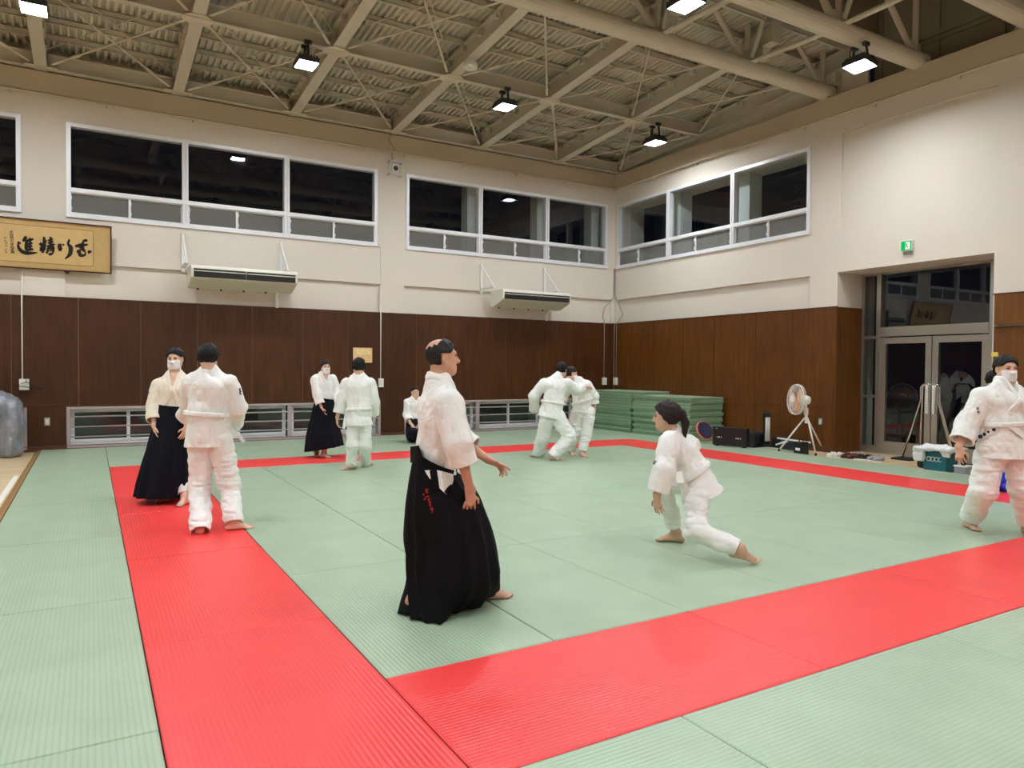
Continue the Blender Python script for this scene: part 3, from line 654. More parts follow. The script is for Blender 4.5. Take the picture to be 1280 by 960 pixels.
# ------------------------------------------------------------------ high-bay lamps
LAMP_W = 315.0
M['lamp'].node_tree.nodes['Emission'].inputs[1].default_value = LAMP_W
def lamp(x, y, z, ztop, label, tilt=0.0):
    """casing with a short skirt round the diffuser; tilt turns the face towards the middle of the hall"""
    t = thing('high_bay_lamp', (x, y, z), label, 'lamp', 'square high-bay lamps under the roof')
    Rt = np.array([[math.cos(tilt), 0, math.sin(tilt)], [0, 1, 0], [-math.sin(tilt), 0, math.cos(tilt)]]); p0 = np.array([x, y, z+.05])
    def B(mb, lo, hi): mb.box(p0+lo, p0+hi, 0, Rt, p0)
    c = MB(); B(c, (-.165, -.20, -.02), (.165, .20, .012))
    for s in (-1, 1): B(c, (s*.165-.006, -.205, -.074), (s*.165+.006, .205, .01)); B(c, (-.160, s*.20-.006, -.074), (.160, s*.20+.006, .008))  # skirt added to cut off grazing light and darken the wall tops
    for k in range(7): B(c, (-.15+k*.047, -.18, .012), (-.14+k*.047, .18, .06))
    c.build('casing', M['lampcase'], t)
    d = MB(); B(d, (-.155, -.19, -.045), (.155, .19, -.021)); d.build('diffuser', M['lamp'], t)
    for s in (-1, 1): h = MB(); h.bar((x, y+s*.14, z+.05), (x, y+s*.10, ztop), .035, .02, 0, side=(1, 0, 0)); h.cbox((x, y+s*.10, ztop-.03), (.12, .06, .06)); h.build('hanger', M['lampcase'], t)
    k = MB(); k.tube([(x+.05, y+.16, z+.10), (x+.08, y+.24, z+.2), (x+.06, y+.22, z+.32), (x+.02, y+.1, ztop)], .01, 6); k.build('cable', M['black'], t, smooth=True)
    return t
row = [at_y(u, v, 12.55) for u, v in ((42, 10), (383, 80), (631, 133), (819, 178))]
LB = ['bright square lamp at the top left corner of the picture', 'bright square lamp above the left air conditioner', 'bright square lamp above the dark window left of the corner', 'bright square lamp nearest the room corner']
for p, l in zip(row, LB): lamp(p[0], 12.55, p[2], zb(12.6)+.02, l)
lamp(row[0][0]-4.2, 12.55, row[0][2], zb(12.6)+.02, 'bright square lamp far left beyond the picture edge'); lamp(row[0][0]-8.2, 12.55, row[0][2], zb(12.6)+.02, 'bright square lamp farthest left beyond the picture edge')
r2 = [at_y(u, v, 7.30) for u, v in ((1075, 82), (858, 6))]; r2[1][2] = r2[0][2]
lamp(r2[0][0], 7.30, r2[0][2], 6.82, 'bright square lamp hanging from the large pipe above the blank wall panel', .13)
lamp(r2[1][0], 7.30, r2[0][2], 6.82, 'bright square lamp at the top picture edge beside the large pipe')
for i, x in enumerate((3.4, -.6, -4.8, -9.0)): lamp(x, 7.30, r2[0][2], 6.82, 'bright square lamp above the mats, %s beyond the top edge' % ORDN[i])
for j, y in enumerate((1.9, -3.8)):
    for i, x in enumerate((10.0, 5.5, 1.0, -4.0, -9.0)): lamp(x, y, 6.5, 6.82, 'bright square lamp behind the camera, %s row, %s from the right' % (ORDN[j], ORDN[i]))
# conduit under the long cross beam
mb = MB(); mb.tube([(XL, 12.50, zb(12.6)-.01), (12.4, 12.50, zb(12.6)-.01)], .014, 6); struct(mb.build('trim_conduit', M['steel']))
# smoke detector on the beam
p = at_x(588, 80, BX[9]+.0); mb = MB(); p = np.array([BX[9], p[1], zb(p[1])]); mb.lathe([(.10, 0), (.10, -.05), (.13, -.055), (.13, -.12), (.11, -.15), (.02, -.155)], p, (0, 0, 1), 20)
tag(mb.build('smoke_detector', M['white'], smooth=False), 'white drum-shaped detector under a roof beam', 'detector')
# ------------------------------------------------------------------ things on the walls
def stroke(mb, pts, w, P, mi=0, th=.003):
    """brush stroke: pts (x,y) polyline smoothed, w list of widths; P maps to 3-D, thickness along the face normal"""
    pts = np.array(pts, float); n = len(pts)
    if n > 2:
        t = np.linspace(0, n-1, (n-1)*5+1); q = []
        for k in t:
            i = int(min(k, n-2)); f = k-i; p0 = pts[max(i-1, 0)]; p1 = pts[i]; p2 = pts[i+1]; p3 = pts[min(i+2, n-1)]
            q.append(.5*((2*p1)+(-p0+p2)*f+(2*p0-5*p1+4*p2-p3)*f*f+(-p0+3*p1-3*p2+p3)*f**3))
        ws = np.interp(t, range(n), w if len(w) == n else np.interp(range(n), np.linspace(0, n-1, len(w)), w)); pts = np.array(q)
    else: ws = np.interp(range(n), np.linspace(0, n-1, len(w)), w)
    L, R = [], []
    for i in range(len(pts)):
        d = pts[min(i+1, len(pts)-1)]-pts[max(i-1, 0)]; d = d/(np.linalg.norm(d)+1e-9); nn = np.array([-d[1], d[0]])
        L.append(pts[i]+nn*ws[i]/2); R.append(pts[i]-nn*ws[i]/2)
    k = len(pts); vs = [P(*p, th) for p in L]+[P(*p, th) for p in R]+[P(*p, 0) for p in L]+[P(*p, 0) for p in R]
    fs = [(i, i+1, k+i+1, k+i) for i in range(k-1)]+[(i, 2*k+i, 2*k+i+1, i+1) for i in range(k-1)]+[(k+i, k+i+1, 3*k+i+1, 3*k+i) for i in range(k-1)]+[(0, k, 3*k, 2*k), (k-1, 3*k-1, 4*k-1, 2*k-1)][:0]
    mb.add(vs, fs, mi)
def text_mesh(txt, size, name, m, parent, M4):
    cu = bpy.data.curves.new('t', 'FONT'); cu.body = txt; cu.size = size; cu.extrude = .001; cu.align_x = 'CENTER'; cu.align_y = 'CENTER'
    ob = bpy.data.objects.new('t', cu); COL.objects.link(ob); bpy.context.view_layer.update()
    me = bpy.data.meshes.new_from_object(ob.evaluated_get(bpy.context.evaluated_depsgraph_get())); bpy.data.objects.remove(ob); bpy.data.curves.remove(cu)
    o0 = Vector(ORIG.get(parent.name, (0, 0, 0))); me.transform(Matrix.Translation(-o0)@M4); me.materials.clear(); me.materials.append(m); me.name = name
    o = bpy.data.objects.new(name, me); COL.objects.link(o); o.parent = parent; return o

# framed calligraphy, hung leaning out from the wall on two pegs
pt_r, pb_r = at_y(139.5, 283, YB-.22), at_y(138.5, 342.5, YB-.06)
XP1 = pt_r[0]; XP0 = XP1-2.62; zt_, zb_p = pt_r[2], pb_r[2]
plq = thing('calligraphy_frame', ((XP0+XP1)/2, YB-.08, zb_p), 'gold framed brush calligraphy hanging on the wall at the left edge', 'picture')
lean = np.array([0, -(.16), zt_-zb_p]); H_ = np.linalg.norm(lean); ul = lean/H_; nl = nrm(np.cross((1, 0, 0), ul)); b0 = np.array([XP0, YB-.07, zb_p]); Wd = XP1-XP0
nl = nl if nl[1] < 0 else -nl
def PP(x, y, d): return b0+np.array([1.0, 0, 0])*x+ul*y+nl*d
def pbox(mb, x0, x1, y0, y1, d0, d1, mi=0):
    vs = [PP(x, y, d) for d in (d0, d1) for y in (y0, y1) for x in (x0, x1)]
    mb.add(vs, [(0, 2, 3, 1), (4, 5, 7, 6), (0, 1, 5, 4), (2, 6, 7, 3), (0, 4, 6, 2), (1, 3, 7, 5)], mi)
mb = MB(); t = .022
pbox(mb, 0, Wd, 0, t, 0, .045); pbox(mb, 0, Wd, H_-t, H_, 0, .045); pbox(mb, 0, t, 0, H_, 0, .045); pbox(mb, Wd-t, Wd, 0, H_, 0, .045); mb.build('frame', M['frame'], plq)
mb = MB(); pbox(mb, t, Wd-t, t, H_-t, .0, .02); mb.build('silk_mount', M['gold'], plq)
bx0, bx1, by0, by1 = .30, Wd-.30, .115, H_-.115
mb = MB(); pbox(mb, bx0, bx1, by0, by1, .02, .023, 0)
for a in ((bx0, bx1, by0, by0+.006), (bx0, bx1, by1-.006, by1), (bx0, bx0+.006, by0, by1), (bx1-.006, bx1, by0, by1)): pbox(mb, *a, .023, .0245, 1)
mb.build('paper', [M['gold2'], M['brownink']], plq)
# pixel grid of the close-up (scale 7.11) -> local frame coordinates
def L2(zx, zy):
    # right edge at 990, left (frame) slope; use top/bottom lines measured on the photograph
    u = zx/7.111; v = 250+zy/7.111; 
    d = ray(u, v); tt = ((b0-O)@nl)/(d@nl); p = O+d*tt; q = p-b0; return np.array([q[0], q@ul])
SX = .0102
def glyph(name, strokes):
    mb = MB()
    for w, pts in strokes: stroke(mb, [L2(*p) for p in pts], [x*SX*.40 for x in w], lambda x, y, d: PP(x, y, .0245+d))
    mb.build(name, M['ink'], plq)
glyph('brush_character', [([8, 14, 4], [(735, 365), (765, 358), (775, 352)]), ([10, 18, 6], [(668, 412), (720, 402), (782, 396)]), ([8, 10, 8], [(742, 368), (730, 392), (705, 425)]), ([8, 10, 10, 6], [(705, 424), (738, 420), (735, 436), (690, 452)]),
    ([6, 12, 16, 10, 4], [(684, 466), (700, 452), (716, 490), (752, 488), (762, 462)]), ([10, 14, 5], [(735, 440), (748, 450), (758, 462)]), ([8, 18, 16], [(782, 452), (796, 462), (804, 470)])])
glyph('brush_character', [([12, 16, 8, 4], [(532, 388), (530, 420), (534, 448), (552, 424)]), ([10, 8], [(566, 392), (560, 404)]), ([8, 10, 18, 16, 4], [(618, 350), (606, 390), (628, 420), (622, 480), (578, 524)]), ([6, 10], [(606, 392), (622, 408)])])
glyph('brush_character', [([12, 14, 10], [(352, 382), (368, 396), (380, 412)]), ([8, 14, 12, 8], [(392, 326), (394, 380), (390, 430), (380, 470)]), ([8, 12, 8], [(355, 428), (385, 418), (408, 402)]), ([10, 12, 6], [(404, 352), (400, 372), (392, 388)]), ([10, 14, 8], [(378, 422), (366, 444), (356, 452)]), ([8, 14], [(394, 428), (406, 440)]),
    ([8, 12, 10], [(450, 326), (452, 372), (450, 410)]), ([6, 9, 5], [(424, 362), (452, 352), (472, 344)]), ([6, 10, 5], [(424, 384), (455, 374), (478, 366)]), ([6, 12, 6], [(416, 414), (455, 400), (490, 392)]), ([6, 9, 8], [(428, 420), (424, 450), (414, 476)]), ([8, 12, 10, 5], [(430, 424), (468, 412), (474, 450), (462, 486)]), ([5, 8], [(436, 436), (464, 430)]), ([5, 8], [(434, 452), (464, 446)]), ([8, 14, 6], [(432, 486), (450, 480), (462, 474)])])
glyph('brush_character', [([10, 14, 8], [(232, 322), (220, 348), (204, 368)]), ([8, 14, 12], [(238, 350), (236, 400), (232, 444)]), ([8, 12, 8], [(226, 368), (262, 356), (298, 346)]), ([7, 9], [(240, 392), (290, 382)]), ([7, 9], [(238, 416), (288, 408)]), ([8, 12, 8], [(230, 444), (262, 440), (298, 436)]), ([8, 10], [(268, 352), (266, 440)]), ([6, 10], [(262, 336), (272, 350)]),
    ([8, 10, 4], [(158, 382), (172, 378), (184, 392)]), ([6, 12, 16, 18, 10, 3], [(162, 384), (168, 424), (196, 456), (240, 470), (300, 470), (334, 466)])])
ca, cb = L2(104, 275), L2(112, 480)
M4 = Matrix((( 1, 0, 0, 0), (0, ul[0], nl[0], 0), (0, ul[1], nl[1], 0), (0, ul[2], nl[2], 0)))
def textmat(c):
    m = Matrix.Identity(4); ex = np.array([1.0, 0, 0]); cols = (ex, ul, nl); pos = PP(c[0], c[1], .0255)
    for i, cc in enumerate(cols):
        for r_ in range(3): m[r_][i] = cc[r_]
    for r_ in range(3): m[r_][3] = pos[r_]
    return m
chars = '大阪市立大学長'
for i, ch in enumerate(chars):
    c = ca+(cb-ca)*(i+.4)/len(chars); text_mesh(ch, .072, 'small_character', M['ink'], plq, textmat(c))
cc, cd = L2(52, 318), L2(66, 476)
for i in range(6):
    c = cc+(cd-cc)*(i+.4)/6; r_ = random.Random(i+3); mb = MB()
    for k in range(4):
        a = c+np.array([r_.uniform(-.028, .01), r_.uniform(-.022, .022)]); stroke(mb, [a, a+np.array([r_.uniform(.01, .03), r_.uniform(-.012, .012)])] if k % 2 else [a, a+np.array([r_.uniform(-.01, .01), -r_.uniform(.015, .03)])], [.007, .004], lambda x, y, d: PP(x, y, .0245+d))
    mb.build('signature_character', M['ink'], plq)
for xq in (XP1-.72-1.1, XP1-.72):
    mb = MB(); mb.prism([(xq-.06, YB-.10, zb_p), (xq+.06, YB-.10, zb_p), (xq, YB-.10, zb_p-.06)], np.zeros(3), (0, .10, 0)); mb.build('hanging_peg', M['frame'], plq)

# ceiling-type air conditioners on wall brackets
def aircon(ul_, ur_, vl, vr, posts, label):
    yf = YB-.78; a = at_y(ul_, vl, yf); b = at_y(ur_, vr, yf); x0, x1 = a[0], b[0]; zt_ = (a[2]+b[2])/2+.02
    t = thing('air_conditioner', ((x0+x1)/2, YB-.4, zt_-.42), label, 'air conditioner', 'white air conditioners on wall brackets')
    prof = [(YB-.14, zt_), (yf+.06, zt_), (yf+.015, zt_-.02), (yf, zt_-.06), (yf+.02, zt_-.24), (yf+.07, zt_-.27), (YB-.30, zt_-.40), (YB-.14, zt_-.40)]
    c = MB(); c.prism([(x0, y, z) for y, z in prof], np.zeros(3), (x1-x0, 0, 0)); c.build('casing', M['ivory'], t, bevel=.012)
    xm = (x0+x1)/2
    for k, (p, q) in enumerate(((x0+.05, xm-.006), (xm+.006, x1-.05))):
        s = MB(); s.box((p, yf-.006, zt_-.235), (q, yf+.03, zt_-.075), 0); so = s.build('air_slot', M['black'], t)
        l = MB(); l.bar((p+.01, yf-.012, zt_-.118), (q-.01, yf-.012, zt_-.118), .012, .016, 0, side=(0, 1, .35)); l.build('louver', M['ivory'], so)
    for k in range(4):
        g = MB(); xx_ = x0+.18+k*.42*(x1-x0)/1.95; g.lathe([(.018, 0), (.018, -.05)], (xx_, YB-.26, zt_-.385), (0, 0, 1), 10); g.build('underside_stud', M['black'], t)
    for up_, vt in posts:
        p = at_y(up_, vt, YB); x = p[0]; br = MB(); zt2 = p[2]; zo = zt_+.02
        br.box((x-.03, YB-.055, zo-.1), (x+.03, YB-.005, zt2)); br.bar((x, YB-.03, zt2-.05), (x, YB-.66, zo+.03), .03, .03); br.box((x-.03, YB-.70, zo), (x+.03, YB-.006, zo+.03))
        br.build('wall_bracket', M['whitepaint'], t)
    d = MB(); xd = x1-.30; d.tube([(xd, YB-.28, zt_-.40), (xd, YB-.2, zt_-.46), (xd+.02, YB-.1, zt_-.49), (xd+.04, YB-.06, zt_-.56), (xd+.04, YB-.06, ZW)], .035, 10); d.build('drain_pipe', M['white'], t, smooth=True)
    return t
aircon(238.8, 372.4, 330.5, 341.5, ((228.5, 291), (350.6, 303)), 'white air conditioner on brackets, left, near the calligraphy')
aircon(629, 714, 362, 367.5, ((601, 330), (680, 335.5)), 'white air conditioner on brackets, right, near the room corner')

# cables, boxes and outlets
def outlet(p, sz, label, mlt='white', kind='outlet_box', n='b'):
    t = thing(kind, p, label, 'outlet'); x, y, z = p; w_, h_, d_ = sz; mb = MB()
    if n == 'b': mb.box((x-w_/2, y-d_, z-h_/2), (x+w_/2, y, z+h_/2)); i = MB(); i.box((x-w_*.28, y-d_-.006, z-h_*.3), (x+w_*.28, y-d_, z+h_*.3))
    else: mb.box((x-d_, y-w_/2, z-h_/2), (x, y+w_/2, z+h_/2)); i = MB(); i.box((x-d_-.006, y-w_*.28, z-h_*.3), (x-d_, y+w_*.28, z+h_*.3))
    mb.build('box', M[mlt], t, bevel=.004); i.build('socket_face', M['ivory'], t); return t
YW = YB-.02
def conduit(pts, r, label, m='white'): return tag(MB().tube(pts, r, 8).build('cable_conduit', M[m], smooth=True), label, 'cable')
q = at_y(30.5, 480.5, YW); outlet(q, (.15, .20, .07), 'white outlet box on brown wall below the calligraphy')
conduit([(q[0]-.03, YW-.012, q[2]+.1), (q[0]-.03, YW-.012, ZW+.05), (q[0]-.02, YB-.012, 3.2), (q[0]-.02, YB-.02, 3.33)], .012, 'thin white cable from the calligraphy down to its outlet box')
hg = at_y(33, 481, YW-.095); mb = MB(); mb.tube([hg+np.array(v) for v in ((0, 0, .1), (.0, 0, .05), (.22, 0, -.05), (.24, 0, -.08), (-.16, 0, -.05+.04), (0, 0, .05))], .007, 6); tag(mb.build('coat_hanger', M['black'], smooth=True), 'dark coat hanger on the outlet box below the calligraphy', 'hanger')
q = at_y(475.5, 478.5, YW); outlet(q, (.11, .20, .07), 'white outlet box beside the orange notice')
conduit([(q[0], YW-.012, q[2]+.1), (q[0], YW-.012, ZW), (q[0], YB-.012, ZW+.05), (q[0], YB-.012, 4.25), (q[0]-.08, YB-.05, 4.35)], .012, 'thin white cable from the window down to the outlet beside the notice')
q = at_y(754.5, 476.5, YW); outlet(q, (.12, .2, .07), 'white outlet box left of the room corner')
qc = at_y(766, 370, YB); conduit([(q[0], YW-.012, q[2]+.1), (q[0], YW-.012, ZW), (q[0]-.05, YB-.02, ZW+.2), (q[0], YB-.02, ZW+.42), (XR-.06, YB-.03, 3.52), (XR-.05, YB-.03, 4.3)], .011, 'cable curving from the window down to the outlet left of the corner', 'grey')
q = at_x(770.5, 476.5, XR-.02); outlet(q, (.12, .2, .07), 'white outlet box right of the room corner', n='r')
conduit([(XR-.035, q[1], q[2]+.1), (XR-.035, q[1], ZW), (XR-.02, q[1]-.25, ZW+.25), (XR-.03, q[1]-.05, ZW+.55), (XR-.035, YB-.05, 3.6), (XR-.035, YB-.06, 4.3)], .011, 'cable curving from the window down to the outlet right of the corner', 'grey')
q = at_y(59, 527, YB-.02); outlet(q, (.09, .15, .02), 'small steel socket plate between the two low windows', 'steelbr', 'socket_plate')
q = at_x(1026, 527, XR-.02); outlet(q, (.09, .15, .02), 'small steel socket plate behind the tripod fan', 'steelbr', 'socket_plate', 'r')

# small loudspeaker in a wire bracket between the windows
q = at_y(492, 212, YB); t = thing('wall_speaker', q, 'small white speaker box in a bracket between the windows', 'speaker'); x, y, z = q
mb = MB(); mb.box((x-.09, y-.13, z-.10), (x+.09, y-.02, z+.10)); mb.build('housing', M['white'], t, bevel=.01)
mb = MB(); mb.lathe([(.055, 0), (.055, .012), (.02, .006)], (x, y-.13, z), (0, -1, 0), 20); mb.build('speaker_cone', M['black'], t)
mb = MB()
for s in (-1, 1): mb.box((x+s*.15-.012, y-.2, z-.16), (x+s*.15+.012, y, z-.13)); mb.box((x+s*.15-.012, y-.2, z-.16), (x+s*.15+.012, y-.18, z+.16)); mb.box((x+s*.15-.012, y-.2, z+.13), (x+s*.15+.012, y, z+.16))
mb.box((x-.15, y-.2, z-.16), (x+.15, y-.18, z-.13)); mb.box((x-.15, y-.2, z+.13), (x+.15, y-.18, z+.16)); mb.build('bracket', M['whitepaint'], t)
bx_ = BX[9]-.12; mb = MB(); mb.tube([(x-.05, y-.05, z+.16), (x-.05, y-.03, 6.45), (x-.02, y-.12, 6.52), (bx_, YB-.12, 6.7), (bx_+.05, YB-.13, 6.86)], .011, 6); mb.build('cable', M['grey'], t, smooth=True)

# orange notice
q = at_y(453, 444, YB-.02); a = at_y(441, 436, YB-.02); b = at_y(464.5, 455, YB-.02); t = thing('wall_notice', (q[0], YB-.02, b[2]), 'orange notice board on the brown wall behind the white-clad pair', 'notice')
hw, hh = (b[0]-a[0])/2, (a[2]-b[2])/2; mb = MB(); mb.box((q[0]-hw, YB-.05, q[2]-hh), (q[0]+hw, YB-.02, q[2]+hh)); mb.build('board', mat('notice_paper', rgb(236, 190, 140), .6, vary=.08, vscale=9), t)
mb = MB(); mb.box((q[0]-hw*.8, YB-.053, q[2]+hh*.1), (q[0]+hw*.8, YB-.05, q[2]+hh*.8)); mb.build('printed_panel', mat('notice_print', rgb(240, 214, 150), .6, vary=.12, vscale=16), t)

# emergency exit sign over the doors
q = at_x(1135.5, 307.5, XR); a = at_x(1129.5, 302, XR); b = at_x(1142, 313.5, XR); y0, y1 = b[1], a[1]; hz = .078; zc_ = q[2]
t = thing('exit_sign', (XR, q[1], zc_-hz), 'green lit running-man exit sign above the glass doors', 'exit sign')
W2 = abs(y1-y0)/2; yc = (y0+y1)/2
mb = MB(); mb.box((XR-.07, yc-W2-.012, zc_-hz-.012), (XR, yc+W2+.012, zc_+hz+.012)); mb.build('housing', M['white'], t, bevel=.004)
mb = MB(); mb.box((XR-.075, yc-W2, zc_-hz), (XR-.07, yc+W2, zc_+hz)); mb.build('lit_panel', M['exitg'], t)
PE = lambda x, y, d=0: (XR-.0755-d*.001, yc-x*W2, zc_+y*hz)      # x right, y up as seen from the room
mb = MB(); pe = lambda pts: mb.prism([PE(x, y) for x, y in pts], np.zeros(3), (-.0015, 0, 0))
pe([(-.15, -.85), (.75, -.85), (.75, .75), (-.15, .75)]); mb.build('lit_doorway', M['exitw'], t)
mb = MB(); pe2 = lambda pts: mb.prism([PE(x, y, 2) for x, y in pts], np.zeros(3), (-.0012, 0, 0))
pe2([(.02+.14*math.cos(k*PI/5), .48+.14*math.sin(k*PI/5)) for k in range(10)])
for a_, b_, w_ in (((.0, .3), (.12, -.1), .24), ((.0, .26), (-.38, .12), .1), ((-.38, .12), (-.5, -.1), .1), ((.08, .26), (.38, .1), .1), ((.38, .1), (.5, .28), .09), ((.1, -.1), (.36, -.36), .15), ((.36, -.36), (.28, -.74), .12), ((.08, -.1), (-.2, -.44), .15), ((-.2, -.44), (-.6, -.52), .12)):
    a_ = np.array(a_); b_ = np.array(b_); d = (b_-a_)/np.linalg.norm(b_-a_); n_ = np.array([-d[1], d[0]])*w_/2; pe2([a_+n_, a_-n_, b_-n_, b_+n_])
mb.build('running_figure', M['exitg'], t)
mb = MB(); mb.box((XR-.03, yc-W2*.8, zc_-hz-.07), (XR, yc+W2*.8, zc_-hz-.015)); mb.build('mounting_plate', M['grey'], t)
# yellow label on the pegboard
q = at_x(1243.5, 443, XR-.02); mb = MB(); mb.box((XR-.032, q[1]-.05, q[2]-.035), (XR-.02, q[1]+.05, q[2]+.035)); tag(mb.build('yellow_label', mat('yellow_label', rgb(232, 208, 90), .6), bevel=.003), 'yellow label on the brown pegboard above the right-hand man', 'label')
# ------------------------------------------------------------------ things along the walls
# stacked spare mats
GS = 'spare mats stacked by the right wall'; TS = .07
for s_, (ya, yb_, nl_, side) in enumerate(((13.70, 15.68, 14, 'stack nearer the corner'), (11.68, 13.66, 14, 'stack nearer the fan'))):
    for k in range(nl_):
        r_ = random.Random(s_*50+k); z = ZF+TS*(k+1); dx = r_.uniform(-.02, .02); dy = r_.uniform(-.03, .03)
        judo_mat(11.42+dx, 12.43+min(dx, .0), ya+dy, yb_-.02+dy if s_ else yb_-abs(dy), False, 'y', 'green spare mat, %s from the top, %s' % (ORDN[nl_-1-k], side), GS, z=z, th=TS-.002, name='spare_mat')
judo_mat(11.47, 12.44, 13.45, 15.45, False, 'y', 'loose green spare mat lying on top of the stack nearer the corner', GS, z=ZF+TS*15, th=TS-.01, name='spare_mat')

def P_floor(u, v, z=0.0): return at_z(u, v, z)
Yd = np.array([0, 1.0, 0]); Xd = np.array([1.0, 0, 0])
# flat black case
a, b = at_z(890.5, 556.5, 0), at_z(933, 560.5, 0)
dx = nrm(b-a); L = np.linalg.norm(b-a); nn = nrm(np.cross(dx, UP)); nn = nn if nn@FW < 0 else -nn; hgt = 1.55-(532.5-461.5)*((a@FW))/900
R_ = np.stack([dx, nn, UP], 1); c = (a+b)/2-nn*.06
t = thing('flat_case', c, 'large flat black case standing in front of the spare mats', 'case')
mb = MB(); mb.cbox(c+UP*(hgt/2+.012), (L, .12, hgt-.012), 0, R_); mb.build('case_body', M['black'], t, bevel=.012)
mb = MB()
for s in (-.30, .26):
    for d, w in ((-.045, .012), (.0, .028), (.05, .012)): mb.cbox(c+dx*(s*L+d)+nn*.0615+UP*hgt*.47, (w, .004, .03), 0, R_)
mb.build('white_mark', M['white'], t)
mb = MB()
for s in (-.4, .4): mb.cbox(c+dx*s*L+UP*.006, (.05, .1, .012), 0, R_)
mb.build('rubber_foot', M['blackrub'], t)
mb = MB(); mb.cbox(c+dx*(-.38*L)+nn*.061+UP*(hgt-.03), (.06, .004, .012), 0, R_); mb.build('maker_plate', M['grey'], t)
# round dish-like disc leaning behind it
c = at_d(881, 537.5, (a@FW)+.35); ax_ = nrm(-FW*.62+RT*.30+UP*.35)
t = thing('round_disc', c-UP*.2, 'round navy disc with orange rim leaning beside the black case', 'disc', )
mb = MB(); mb.lathe([(.0, -.03), (.13, -.03), (.185, -.01), (.19, .01), (.17, .02), (.13, .005), (.05, .0), (.0, .012)], c, ax_, 32); mb.build('dish', mat('navy_rubber', rgb(46, 44, 74), .5), t, smooth=True)
x_, y_, _ = frame_of(ax_); mb = MB(); mb.tube([c-ax_*.012+.192*(x_*math.cos(q)+y_*math.sin(q)) for q in np.linspace(0, 2*PI, 33)[:-1]], .016, 8, closed=True); mb.build('orange_rim', mat('orange_rim', rgb(236, 112, 80), .5), t, smooth=True)
# thin mats / boards lying along the wall
q = at_z(955, 561, 0); 
# upright halogen heater
p = at_z(957.5, 556, ZF); p = at_x(958, 553, 11.95); p[2] = ZF; Dh = p@FW; sc = Dh/900
t = thing('tower_heater', p, 'slim upright heater tower with white front on a dark foot', 'heater'); zt_ = 1.55-(514.5-461.7)*sc
nv = -FW; R_ = np.stack([RT, FW, UP], 1)
mb = MB(); mb.cbox(p+UP*.05, (.20, .2, .10), 0, R_); mb.build('foot', M['black'], t, bevel=.01)
mb = MB(); mb.cbox(p+UP*((.10+zt_-ZF)/2), (.125, .10, zt_-ZF-.10), 0, R_); mb.build('tower', M['black'], t, bevel=.012)
mb = MB(); mb.cbox(p+UP*((.15+zt_-ZF-.09)/2)-FW*.052, (.10, .012, zt_-ZF-.25), 0, R_); mb.build('reflector', mat('heater_reflector', rgb(212, 208, 200), .35, .3), t)
mb = MB()
for s in (-.022, .022): mb.tube([p+RT*s-FW*.064+UP*.17, p+RT*s-FW*.064+UP*(zt_-ZF-.11)], .008, 8)
mb.build('heating_tube', M['white'], t, smooth=True)
mb = MB(); mb.tube([p+UP*(zt_-ZF-.005)-RT*.03, p+UP*(zt_-ZF+.03)-RT*.02, p+UP*(zt_-ZF+.03)+RT*.02, p+UP*(zt_-ZF-.005)+RT*.03], .008, 6); mb.build('carry_handle', M['black'], t, smooth=True)

# tripod fan
p = at_x(1008, 560, 11.75); p[2] = ZF; D_ = p@FW; fd = lambda u, v, o=0: at_d(u, v, D_+o)
t = thing('tripod_fan', p, 'white tripod fan with orange blades by the brown wall', 'fan')
fc = fd(995.5, 499.3); mot = fd(1008.5, 497.8, .12); _rd = nrm([*(fc-O)[:2], 0]); fa = nrm(-np.array([_rd[1], -_rd[0], 0])*.89-_rd*.44+UP*.06); Rf = .285
x_, y_, _ = frame_of(fa)
mb = MB(); hub = fd(1007.5, 524); hub[0:2] = (fd(1007.7, 524, .05))[0:2]
mb.tube([hub-UP*.08, hub+UP*.16], .028, 12); mb.tube([hub+UP*.14, fd(1007.5, 506, .08)], .02, 12); mb.cbox(fd(1007.6, 514, .07), (.06, .06, .13)); mb.build('pole', M['white'], t, smooth=False)
for (u, v) in ((973.7, 564), (1019.7, 569.5), (1029.5, 564.2)):
    q = at_z(u, v, ZF) if u > 1000 else at_z(u, v, 0.0)+UP*.002
    mb = MB(); mb.tube([hub+UP*.02+nrm((q-hub)*[1, 1, 0])*.03, q+UP*.02], .016, 10); l = mb.build('leg', M['white'], t, smooth=True)
    mb = MB(); mb.lathe([(.02, 0), (.02, .03), (.016, .05)], q, (0, 0, 1), 10); mb.build('rubber_foot', M['blackrub'], l)
mb = MB(); m0 = fc-fa*.05; mb.lathe([(.075, 0), (.09, .03), (.09, .14), (.075, .20), (.03, .21)], m0, -fa, 18); mb.build('motor_housing', M['white'], t, smooth=False)
mb = MB(); mb.lathe([(.03, 0), (.035, .02), (.02, .045)], fc-fa*.01, fa, 14)
for k in range(3):
    A = k*2*PI/3; pts = []
    for rr, da, w in ((.03, 0, 0), (.12, .25, 0), (.22, .45, 0), (.245, .9, 0), (.2, 1.35, 0), (.1, 1.5, 0), (.03, 1.2, 0)):
        pts.append(fc+rr*(x_*math.cos(A+da)+y_*math.sin(A+da))+fa*(.02-.03*da))
    mb.add([*pts], [tuple(range(len(pts)))]); mb.add([q_+fa*.004 for q_ in pts], [tuple(range(len(pts)))[::-1]])
mb.build('fan_blades', mat('orange_blade', rgb(240, 168, 92), .35), t)
mb = MB(); ring = lambda r, o, w: mb.tube([fc+fa*o+r*(x_*math.cos(a_)+y_*math.sin(a_)) for a_ in np.linspace(0, 2*PI, 37)[:-1]], w, 6, closed=True)
ring(Rf, 0, .012); ring(Rf*.98, .05, .004); ring(Rf*.72, .075, .003); ring(Rf*.4, .085, .003); ring(Rf*.98, -.05, .004); ring(Rf*.6, -.08, .003)
